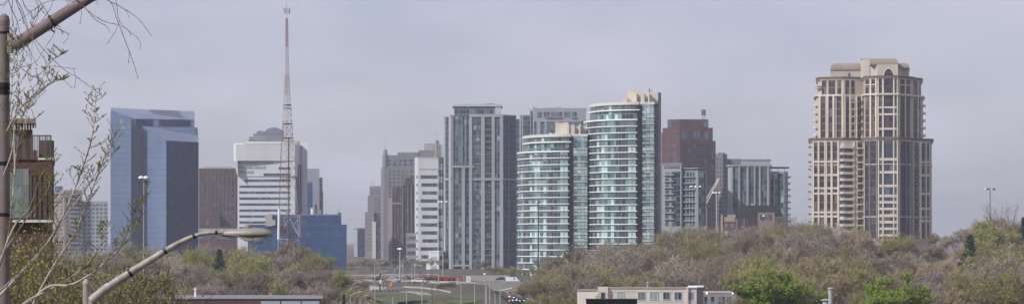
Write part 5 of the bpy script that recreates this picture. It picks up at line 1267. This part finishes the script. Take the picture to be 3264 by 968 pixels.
# trees that stand out
for a_ in [('Y', 470, 790, 790, 1.0, 'yellow green leafing tree below the slender mast light'), ('Y', 655, 700, 775, 1.1, 'yellow green leafing tree under the near lamp arm'), ('D', 700, 690, 794, 1.4, 'dark conifer crown behind the near lamp arm'),
    ('Y', 790, 700, 778, 1.2, 'yellow green leafing tree below the near lamp head'), ('Y', 560, 800, 800, 1.0, 'soft yellow green tree behind the rising lamp arm'), ('Y', 1080, 720, 848, .9, 'yellow green leafing tree at the right foot of the low blue office'), ('R', 930, 760, 762, 1.1, 'bare reddish tree crown in front of the radio mast foot'), ('O', 1000, 700, 800, 1.0, 'olive budding tree before the low blue office'),
    ('D', 905, 560, 905, .8, 'dark conifer below the radio mast'), ('D', 985, 560, 925, .8, 'dark conifer right of the radio mast near the roof edge'), ('D', 1096, 600, 935, .7, 'dark shrubby conifer beside the lowest curved lamps'),
    ('Y', 2860, 820, 734, 1.25, 'yellow green leafing tree at the foot of the cream tower'), ('Y', 3165, 740, 688, 1.4, 'dome shaped yellow green tree on the ridge under the lone mast light'), ('B', 2465, 430, 846, 1.35, 'bright green leafy tree in front, left one of three along the bottom'), ('B', 2550, 445, 880, 1.2, 'bright green leafy tree in front, lower neighbour of the left one'),
    ('B', 2855, 425, 864, 1.4, 'bright green leafy tree in front, below the cream tower'), ('B', 3200, 480, 868, 1.0, 'bright green tree low on the right slope'), ('Y', 3225, 560, 915, .8, 'yellow green tree near the bottom right corner'), ('D', 3092, 640, 748, 1.1, 'narrow dark conifer on the right slope'), ('D', 3060, 610, 835, 1.3, 'dark conifer halfway down the right slope'), ('D', 3262, 760, 692, 1.0, 'dark conifer at the right edge of the ridge'),
    ('D', 2642, 800, 768, 1.7, 'dark conifer in the wood left of the cream tower'), ('Y', 2125, 600, 850, .9, 'yellow green leafing tree above the white building'), ('Y', 2440, 520, 795, 1.1, 'dull yellow green tree below the brick low-rise'), ('O', 2650, 540, 790, 1.3, 'broad moss green tree in the middle of the right slope'), ('O', 2720, 500, 830, 1.2, 'broad olive tree below the moss green one'),
    ('P', 2960, 430, 900, .9, 'pale trunked bare tree low on the right slope'), ('P', 3120, 560, 800, .7, 'pale trunked bare tree on the right slope'), ('P', 2290, 560, 800, .9, 'pale trunked bare tree above the grey wing'), ('S', 3190, 770, 618, .9, 'thin bare tree standing above the ridge beside the lone mast light'), ('P', 2595, 820, 720, .8, 'pale trunked bare tree at the left foot of the cream tower'),
    ('O', 2340, 440, 935, 1.2, 'olive bushy tree in front of the grey wing'), ('O', 1945, 300, 922, .5, 'small green tipped tree in front of the white building left part')]:
    put_tree(*a_)
LM = [(330, 'beside the left brick house'), (420, 'under the tall blue tower'), (540, 'below the blue tower right half'), (640, 'below the brown brick offices'), (760, 'below the near lamp head'), (850, 'left of the radio mast'), (940, 'at the foot of the radio mast'), (1030, 'below the low blue office'), (1170, 'by the left lamps of the road'), (1480, 'behind the road'), (1620, 'behind the grey wall'), (1700, 'left of the dark mast light'), (1800, 'right of the bridge'), (1900, 'below the shorter curved tower'), (2000, 'above the white building left half'), (2110, 'below the taller curved tower'),
      (2200, 'below the pale condo'), (2290, 'below the crane jib'), (2400, 'below the brick low-rise'), (2500, 'below the mansard roof'), (2600, 'left of the cream tower'), (2700, 'below the cream tower left wing'), (2800, 'below the cream tower centre'), (2900, 'below the cream tower right wing'), (3000, 'right of the cream tower'), (3120, 'left of the lone mast light'), (3200, 'under the lone mast light'), (3300, 'at the right edge'), (9999, 'past the right edge')]
def zone(px, ytop):
    w = next(w for a, w in LM if px < a)
    sk = interp(px, skyR if px > 1690 else skyL); dd = ytop - sk
    h = 'on the skyline' if dd < 9 else 'under the skyline' if dd < 30 else 'high on the slope' if dd < 50 else 'halfway down the wood' if dd < 78 else 'low in the wood' if dd < 110 else 'low in front' if dd < 142 else 'in the lowest row'
    return h, w
seen_labels = {}
for e in placed:
    if e[7] is None: 
        h, w = zone(e[5], e[6]); e[7] = f'{KINDS[e[4]][1]} {h} {w}'
    seen_labels.setdefault(e[7], []).append(e)
for lab, es in seen_labels.items():
    if len(es) > 1:
        es.sort(key=lambda e: e[5]); names = ['left', 'right'] if len(es) == 2 else ['left', 'middle', 'right'] if len(es) == 3 else [f'{n} from left' for n in ('first', 'second', 'third', 'fourth', 'fifth', 'sixth', 'seventh', 'eighth')]
        for n, e in zip(names, es): e[7] = f'{lab}, {n}'
used = set()
for p, loc, rz, sc, key, px, yt, lab in placed:
    grp = 'trees of the wooded slopes'
    if p.name in used: copy_thing(p, loc, rz, sc, lab, grp)
    else:
        used.add(p.name); p.location = loc; p.rotation_euler = (0, 0, rz); p.scale = sc; p['label'] = lab; p['group'] = grp
for key, (name, w, protos) in KINDS.items():
    for p in protos:
        if p.name not in used:
            for c in list(p.children_recursive): bpy.data.objects.remove(c)
            bpy.data.objects.remove(p)
for o in COL.objects:
    if '_r' in o: del o['_r']

# undergrowth between the trees
r = random.Random(21); mb = MB()
for _ in range(26000):
    d = r.uniform(300, 980); px = r.uniform(1720, 3400) if r.random() < .68 else r.uniform(150, 1130)
    if 1830 < px < 2360 and d < 520: continue
    x = (px - CX) / F * d; g = ground_z(x, d); z = g + r.uniform(0, 2.2); a = r.uniform(0, 6.28); h = r.uniform(.3, .9)
    mb.face([(x, d, z), (x + h * .5 * cos(a), d + h * .5 * sin(a), z + r.uniform(0, .3)), (x + r.uniform(-.3, .3), d, z + h)])
tag(obj('undergrowth', mb, 'twig_olive'), 'low brown and green undergrowth covering the ground between the trees', 'undergrowth', None, 'stuff')

r = random.Random(5); mb = MB()
for _ in range(9000):
    d = r.uniform(610, 735); px = r.choice([r.gauss(1135, 40), r.uniform(1080, 1250), r.uniform(1360, 1430), r.uniform(1560, 1640), r.uniform(1090, 1200)])
    x = (px - CX) / F * d; g = ground_z(x, d); z = g + r.uniform(0, 2.0 if px < 1200 else 1.0); a = r.uniform(0, 6.28); h = r.uniform(.15, .5)
    mb.face([(x, d, z), (x + h * .5 * cos(a), d + h * .5 * sin(a), z + r.uniform(0, .3)), (x + r.uniform(-.2, .2), d, z + h)])
tag(obj('scrub', mb, 'twig_rust'), 'brown bare scrub on the bank beside the ramps', 'scrub', None, 'stuff')

# ---------------------------------------------------------------- near street lamps
def taped(t, p0, p1, r0, f0, w=.16, k=1.12):
    a = p0 + (p1 - p0) * f0; d = (p1 - p0).normalized(); mb = MB(); mb.tube([a - d * w / 2, a + d * w / 2], r0 * k, 12); return obj('tape_band', mb, 'black_tape', t)
# left one: tall pole cut by the frame, arm rising out of the top
D = 34; s = D / F
x = (13 - CX) * s; g = ground_z(x, D); zt = (HY - 45) * s
t = thing('street_lamp', 'nearest mauve grey lamp pole at the left edge with thick arm leaving the top', 'street lamp', (x, D, g), 'near street lamps')
mb = MB(); mb.tube([(x, D, g - .2), (x, D, zt - .12)], [.10, 17.5 * s], 16); mb.lathe((x, D, zt - .12), [(18.5 * s, -.02), (18.5 * s, .04), (15 * s, .09), (6 * s, .12)], 16); obj('pole', mb, 'pole_mauve', t, smooth=False)
for y, h in ((275, .09), (291, .09), (521, .055), (684, .05), (898, .05), (105, .03)):
    mb = MB(); z = (HY - y) * s; mb.tube([(x, D, z - h / 2), (x, D, z + h / 2)], 19 * s, 16); obj('tape_band', mb, 'black_tape', t)
A = Vector(((46 - CX) * s, D, (HY - 145) * s)); B2 = Vector(((290 - CX) * s, D, (HY + 10) * s)); B2b = A + (B2 - A) * 2.6 + Vector((0, 0, -.35))
mb = MB(); mb.tube([A - (B2 - A).normalized() * .02, B2, B2b], [20 * s, 17.5 * s, 13 * s], 16); arm = obj('arm', mb, 'pole_mauve', t, smooth=False)
taped(t, A, B2, 18.6 * s, .50, .035)
mb = MB(); mb.box(x + 13 * s, x + 27 * s, D - .07, D + .07, (HY - 168) * s, (HY - 108) * s); obj('clamp', mb, 'lamp_grey', t)
mb = MB(); mb.tube([(x - 15 * s, D - .03, (HY - 60) * s), (x - 16 * s, D - .05, (HY - 600) * s), (x - 14.5 * s, D - .05, g)], .022, 6); obj('cable', mb, 'cable_red', t)
mb = MB(); mb.tube([(A.x + 120 * s, D - .01, (HY - 80) * s), (A.x + 118 * s, D, (HY - 96) * s), (A.x + 128 * s, D, (HY - 103) * s)], .012, 5); obj('loose_tape_end', mb, 'black_tape', t)
def cobra(t, hx0, hx1, yc, D, mats=('lamp_grey', 'glass')):
    """cobra head lamp between two photo columns at distance D, lying along x"""
    s = D / F; L = (hx1 - hx0) * s; X0 = (hx0 - CX) * s; Z = (HY - yc) * s
    def ring(f, w, up, dn): 
        n = 12; return [(X0 + L * f, D + w * cos(2 * pi * k / n), Z + (up if sin(2 * pi * k / n) > 0 else dn) * sin(2 * pi * k / n)) for k in range(n)]
    prof = [(0, .045, .045, .045), (.06, .055, .06, .05), (.2, .09, .082, .055), (.4, .14, .102, .068), (.6, .165, .112, .068), (.8, .15, .102, .062), (.93, .11, .068, .05), (.985, .05, .022, .035), (1.0, .01, -.004, .012)]
    mb = MB(); n = 12; base = 0
    rs = [ring(f, w, u, d) for f, w, u, d in prof]
    for rr in rs: mb.v += rr
    for i in range(len(rs) - 1):
        for k in range(n):
            a = i * n + k; b_ = i * n + (k + 1) % n; mb.f.append((a, b_, b_ + n, a + n)); mb.uv += [(0, 0)] * 4
    mb.f.append(tuple(range(n))); mb.uv += [(0, 0)] * n
    h = obj('lamp_head', mb, 'lamp_grey', t, smooth=True)
    mb = MB(); v = [(0, -.046), (.42, -.085), (.56, -.088), (.97, -.030)]      # door line and lower door
    P3 = []
    mb2 = MB(); pts = [(X0 + L * f, Z + z) for f, z in ((.03, -.018), (.30, -.045), (.47, -.125), (.56, -.128), (.78, -.09), (.97, -.040))]
    for sg in (1,):
        poly = [(x_, z_) for x_, z_ in pts]
        top = [(X0 + L * .97, Z - .015), (X0 + L * .5, Z - .02), (X0 + L * .03, Z - .01)]
        full = poly + top
        mb2.face([(x_, D - .105, z_) for x_, z_ in full]); mb2.face([(x_, D + .105, z_) for x_, z_ in full][::-1])
        for i in range(len(full)): j = (i + 1) % len(full); mb2.face([(full[i][0], D - .105, full[i][1]), (full[i][0], D + .105, full[i][1]), (full[j][0], D + .105, full[j][1]), (full[j][0], D - .105, full[j][1])])
    obj('door', mb2, 'lamp_grey', h)
    mb = MB(); mb.tube([(X0 + L * .02, D - .13, Z - .022), (X0 + L * .45, D - .17, Z - .036), (X0 + L * .97, D - .11, Z - .026)], .006, 4); obj('door_seam', mb, 'black_tape', h)
    mb = MB(); mb.lathe((X0 + L * .72, D, Z - .075), [(.03, -.11), (.10, -.10), (.135, -.05), (.14, .01)], 14); obj('lens', mb, 'lens_clear', h, smooth=True)
    mb = MB(); mb.lathe((X0 + L * .52, D, Z + .105), [(.04, -.02), (.042, .01), (.048, .012), (.048, .05), (.035, .065)], 12); obj('photocell', mb, 'lamp_grey', h)
    mb = MB(); mb.tube([(X0 + L * .455, D, Z + .09), (X0 + L * .455, D, Z + .19)], .007, 5); mb.tube([(X0 + L * .455, D, Z + .185), (X0 + L * .47, D, Z + .18)], .006, 4); obj('clip', mb, 'steel', h)
# lit-side lamp: pole, long curved arm, cobra head
D = 46; s = D / F; x = (275 - CX) * s; g = ground_z(x, D); zt = (HY - 888) * s
t = thing('street_lamp', 'grey street lamp with long curved taped arm and cobra head over the trees', 'street lamp', (x, D, g), 'near street lamps')
mb = MB(); mb.tube([(x, D, g - .2), (x, D, zt - .08)], [.075, 11 * s], 14); mb.lathe((x, D, zt - .08), [(12.5 * s, -.03), (12.5 * s, .01), (9 * s, .05), (3 * s, .085)], 14); obj('pole', mb, 'lamp_arm_grey', t)
ctrl = [(291, 958), (330, 925), (415, 868), (500, 815), (560, 779), (610, 755), (650, 743), (690, 740), (714, 740)]
rad = [16, 14.5, 12.5, 10.5, 8.6, 7.4, 6.3, 5.4, 5.2]
pts = [Vector(((a - CX) * s, D, (HY - c) * s)) for a, c in ctrl]
def spline(p, v, m=5):
    P_, V = [], []
    for i in range(len(p) - 1):
        p0, p1, p2, p3 = p[max(i - 1, 0)], p[i], p[i + 1], p[min(i + 2, len(p) - 1)]
        for k in range(m):
            f = k / m; P_.append(0.5 * (2 * p1 + (p2 - p0) * f + (2 * p0 - 5 * p1 + 4 * p2 - p3) * f * f + (3 * p1 - p0 - 3 * p2 + p3) * f ** 3)); V.append(v[i] + (v[i + 1] - v[i]) * f)
    P_.append(p[-1]); V.append(v[-1]); return P_, V
pp, vv = spline(pts, [q * s for q in rad]); mb = MB(); mb.tube(pp, vv, 14); obj('arm', mb, 'lamp_arm_grey', t, smooth=True)
for px_ in (415, 527, 616, 692):
    i = min(range(len(pp)), key=lambda k: abs(pp[k].x - (px_ - CX) * s)); d = (pp[i + 1] - pp[i - 1]).normalized(); mb = MB(); mb.tube([pp[i] - d * .022, pp[i] + d * .022], vv[i] * 1.14, 12); obj('tape_band', mb, 'black_tape', t)
mb = MB(); mb.box(x + 8 * s, x + 26 * s, D - .05, D + .05, (HY - 990) * s, (HY - 948) * s); obj('clamp', mb, 'lamp_arm_grey', t)
d = (pp[2] - pp[0]).normalized(); mb = MB(); mb.tube([pp[5] + Vector((0, -.02, .052)), pp[6] + Vector((0, -.03, .05))], .03, 6); obj('arm_patch', mb, 'white_paint', t)
cobra(t, 708, 869, 745, D)

# ---------------------------------------------------------------- budding tree at the left
D = 30; s = D / F
def pix(px, py, dz=0.0): return Vector(((px - CX) / F * (D + dz), D + dz, (HY - py) / F * (D + dz)))
tb = thing('budding_tree', 'young tree with pale branches and green buds, right behind the nearest lamp pole', 'tree', (pix(-60, 0).x, D, ground_z(pix(-60, 0).x, D)))
r = random.Random(5); twig = MB(); bud = MB()
def budat(q, n=3, sz=.016):
    for _ in range(n):
        a = Vector((r.uniform(-1, 1), r.uniform(-1, 1), r.uniform(-.3, 1.4))).normalized() * sz * r.uniform(.7, 1.7); w = a.cross(Vector((r.uniform(-1, 1), r.uniform(-1, 1), r.uniform(-1, 1)))).normalized() * sz * .42; c = a.cross(w).normalized() * sz * .35
        bud.face([q - w, q + w, q + a]); bud.face([q - c, q + c, q + a])
def shoot(p, d, L, rad, lev):
    n = 5; pts = [p]; dd = d.normalized()
    for i in range(n):
        dd = (dd + Vector((r.uniform(-.13, .13), r.uniform(-.13, .13), r.uniform(-.02, .20)))).normalized(); pts.append(pts[-1] + dd * L / n)
    twig.tube(pts, [rad * (1 - .55 * i / n) for i in range(n + 1)], 4, False)
    for i in range(1, n + 1): budat(pts[i], 2 if i < n else 4, .015)
    if lev > 0:
        for i in range(1, n):
            if r.random() < .75:
                sd = -1 if (i % 2) else 1; nd = (dd + Vector((sd * r.uniform(.5, 1.1), r.uniform(-.6, .6), r.uniform(-.1, .4)))).normalized(); shoot(pts[i], nd, L * r.uniform(.3, .55), rad * .6, lev - 1)
limbs = [  # photo polylines of the main branches
 [(-60, 1000), (10, 930), (75, 860), (150, 775), (200, 690), (250, 570), (290, 450), (302, 360), (305, 288)],
 [(60, 1060), (110, 960), (175, 840), (240, 740), (280, 640), (310, 560), (350, 450)],
 [(60, 1000), (150, 915), (230, 905), (320, 850), (400, 770), (440, 700), (468, 590)],
 [(100, 950), (190, 905), (270, 850), (320, 780), (335, 715)],
 [(-70, 1010), (-20, 900), (25, 760), (40, 640), (50, 500), (80, 400), (95, 260), (107, 60)],
 [(-20, 900), (40, 730), (95, 660), (130, 560), (165, 520)], [(-60, 930), (20, 790), (90, 690), (150, 610), (158, 565)],
 [(40, 640), (48, 520), (70, 380), (110, 310), (165, 265), (200, 255)], [(48, 560), (45, 400), (60, 300), (55, 180), (60, 120)],
 [(-40, 960), (50, 880), (110, 830), (150, 745), (160, 680), (162, 640)], [(20, 420), (60, 350), (120, 290), (150, 210), (205, 170)], [(200, 700), (260, 620), (300, 560), (345, 500), (365, 430)],
 [(300, 870), (360, 800), (400, 740), (430, 660)], [(10, 560), (40, 470), (30, 380), (40, 250), (30, 150)]]
for li, L_ in enumerate(limbs):
    twig = MB(); bud = MB()
    r0 = (5.4 if li < 3 else 3.8 if li < 6 else 2.4); pz = [pix(a, c, r.uniform(-.6, .6) * (k / 4 + .3)) for k, (a, c) in enumerate(L_)]; rr = [r0 * s * (1 - .86 * k / (len(L_) - 1)) for k in range(len(L_))]
    q, v = spline(pz, rr, 5); mb = MB(); mb.tube(q, v, 7); br_ = obj('branch', mb, 'bark_pale', tb, smooth=True)
    for i in range(5, len(q)):
        f = i / len(q)
        if r.random() < (.7 if f < .5 else .97):
            sd = 1 if i % 2 else -1; d0 = (q[i] - q[i - 1]).normalized(); nd = (d0 * .9 + Vector((sd * r.uniform(.5, .95), r.uniform(-.5, .5), r.uniform(0, .4)))).normalized()
            shoot(q[i], nd, r.uniform(.08, .30) * (1.15 - f * .5), .9 * s, 1 if r.random() < .5 else 0)
        if f > .25 and r.random() < .6: shoot(q[i], (q[i] - q[i - 1]).normalized() + Vector((-sd_ * r.uniform(.4, 1.0), r.uniform(-.6, .6), r.uniform(0, .5))) if (sd_ := (1 if i % 2 else -1)) else None, r.uniform(.05, .16), .8 * s, 0)
        if f > .4: budat(q[i], 1)
    budat(q[-1], 5)
    obj('side_twigs', twig, 'bark_twig', br_); obj('buds', bud, 'bud_fresh', br_)
mb = MB(); q0 = pix(-60, 1010); mb.tube([(q0.x - .05, D, ground_z(q0.x, D) - .2), (q0.x, D, q0.z * .5 + ground_z(q0.x, D) * .5), tuple(q0)], [.11, .09, .055], 10); obj('trunk', mb, 'bark_pale', tb)
for a_ in ((60, 1060), (60, 1000), (100, 950)):
    mb = MB(); q1 = pix(*a_); mb.tube([q0 + Vector((0, 0, -.5)), (q0 + q1) / 2 + Vector((0, 0, -.12)), q1], [.05, .035, 6 * s], 7); obj('branch', mb, 'bark_pale', tb)

# hanging birch twigs from a tree standing left of the frame
D = 24; s = D / F; tw = thing('birch_tree', 'birch with thin dark drooping twigs hanging across the upper left corner', 'tree', (pix(-420, 0).x, D, -9))
hang = [[(-150, -420), (20, -60), (70, 30), (100, 110), (190, 210), (250, 250), (302, 288)], [(0, -200), (90, -40), (130, 30), (170, 70), (230, 0)][:4], [(-60, -280), (20, -90), (50, 0), (95, 110), (150, 200), (230, 280)],
 [(120, -240), (240, -60), (345, 0), (372, 60), (395, 120), (425, 200), (440, 252)], [(120, -240), (250, -90), (335, -5), (380, 20), (440, 60), (485, 118)], [(100, -240), (180, -60), (265, 20), (300, 50), (335, 70), (378, 80)], [(180, -60), (268, 22), (300, 60), (340, 85), (352, 105)],
 [(130, -200), (110, -40), (150, 40), (172, 85), (172, 110), (145, 150), (110, 200), (60, 215)], [(-60, -280), (10, -80), (30, 10), (55, 70), (75, 150), (100, 190)], [(-80, -250), (50, -70), (75, 12), (98, 36), (140, 10), (190, 0), (240, 6)], [(350, -60), (370, 5), (378, 60), (395, 85), (440, 122)], [(-20, -100), (-8, 10), (20, 5), (30, -30)],
 [(60, 210), (110, 245), (150, 215), (175, 212), (243, 220)], [(60, -120), (40, 0), (45, 90), (100, 250)], [(170, 85), (190, 95), (222, 110)]]
mb = MB(); bb = MB(); bud = bb
for H_ in hang:
    q, v = spline([pix(a, c, r.uniform(-.4, .4)) for a, c in H_], [1.5 * s * (1 - .55 * k / (len(H_) - 1)) for k in range(len(H_))], 5); mb.tube(q, v, 4, False)
    for i in range(3, len(q), 2):
        if r.random() < .5: budat(q[i], 2, .012)
        if r.random() < .18:
            e = q[i] + Vector((r.uniform(-.12, .12), r.uniform(-.1, .1), -r.uniform(.05, .2))); mb.tube([q[i], (q[i] + e) / 2 + Vector((.02, 0, .01)), e], .0022, 3, False); budat(e, 2, .012)
obj('drooping_twigs', mb, 'bark_twig', tw); obj('buds', bb, 'bud_rust', tw)
g0 = pix(-420, 0); zb_ = ground_z(g0.x, D); top = pix(-330, -700)
mb = MB(); mb.tube([(g0.x, D, zb_ - .2), (g0.x + .05, D, (zb_ + top.z) / 2), tuple(top)], [.16, .12, .05], 10); obj('trunk', mb, 'bark_pale', tw)
for (a, c) in ((-150, -420), (0, -200), (-60, -280), (120, -240), (350, -60), (60, -120)):
    mb = MB(); e = pix(a, c); st = pix(-350, -500 + (a % 7) * 12); mb.tube([st, (st + e) / 2 + Vector((0, 0, .25)), e], [.035, .02, 1.6 * s], 6); obj('branch', mb, 'bark_twig', tw)

# green leafing saplings behind the near lamps
def sapling(seed, px, ytop, D, w, leafm, label, n=12000):
    spec = make_tree_meshes(seed, 5.0, w, 'bark_twig', leafm, n, .052, 6, upright=1.0, base=.3, density=1.0, twigw=.006)
    tr, cr, lf, tm, lm, bm, xr = spec; x = (px - CX) / F * D; g = ground_z(x, D); H = (HY - ytop) / F * D - g
    t = thing('leafing_sapling', label, 'tree', (x, D, g), 'leafing saplings behind the near lamps'); k = H / 5.0
    for m in (tr, cr, lf): m.v = [(v[0] * k * .8 + x, v[1] * k * .8 + D, v[2] * k + g) for v in m.v]
    obj('trunk', tr, bm, t); c = obj('crown', cr, tm, t); obj('young_leaves', lf, lm, c)
for a_ in [(31, 60, 700, 52, .62, 'bud_green', 'leafing sapling by the lamp pole under the brick house'), (32, 150, 735, 56, .6, 'bud_green', 'leafing sapling in front of the brick house base'), (33, 250, 800, 50, .6, 'bud_green', 'leafing sapling left of the second lamp pole'), (34, 330, 770, 60, .55, 'bud_green', 'leafing sapling behind the second lamp pole top'),
    (35, 400, 850, 58, .6, 'bud_green', 'leafing sapling beneath the long lamp arm'), (36, 480, 885, 62, .5, 'bud_green', 'leafing sapling beneath the middle of the lamp arm'), (37, 560, 925, 64, .45, 'bud_green', 'rightmost low leafing sapling before the flat roof'), (38, 110, 810, 44, .6, 'bud_rust', 'rust budded sapling low between pole and branches'), (39, 200, 760, 66, .6, 'bud_green', 'leafing sapling right of the brick house corner'), (40, 10, 760, 48, .6, 'bud_green', 'leafing sapling behind the nearest pole foot'),
    (41, 300, 880, 48, .6, 'bud_rust', 'rust budded sapling at the foot of the lamp arm')]:
    sapling(*a_)

# ---------------------------------------------------------------- air
hz = MB(); hz.box(-9400, 9400, -500, 9400, -22.5, 131)
m = bpy.data.materials.new('haze_air'); m.use_nodes = True; nt = m.node_tree; nt.nodes.clear()
o_ = nt.nodes.new('ShaderNodeOutputMaterial'); v_ = nt.nodes.new('ShaderNodeVolumePrincipled')
v_.inputs['Color'].default_value = (.84, .90, 1.0, 1); v_.inputs['Density'].default_value = HAZE; v_.inputs['Anisotropy'].default_value = .2
nt.links.new(v_.outputs[0], o_.inputs['Volume']); M['haze_air'] = m
tag(obj('haze', hz, 'haze_air'), None, None, kind='stuff')
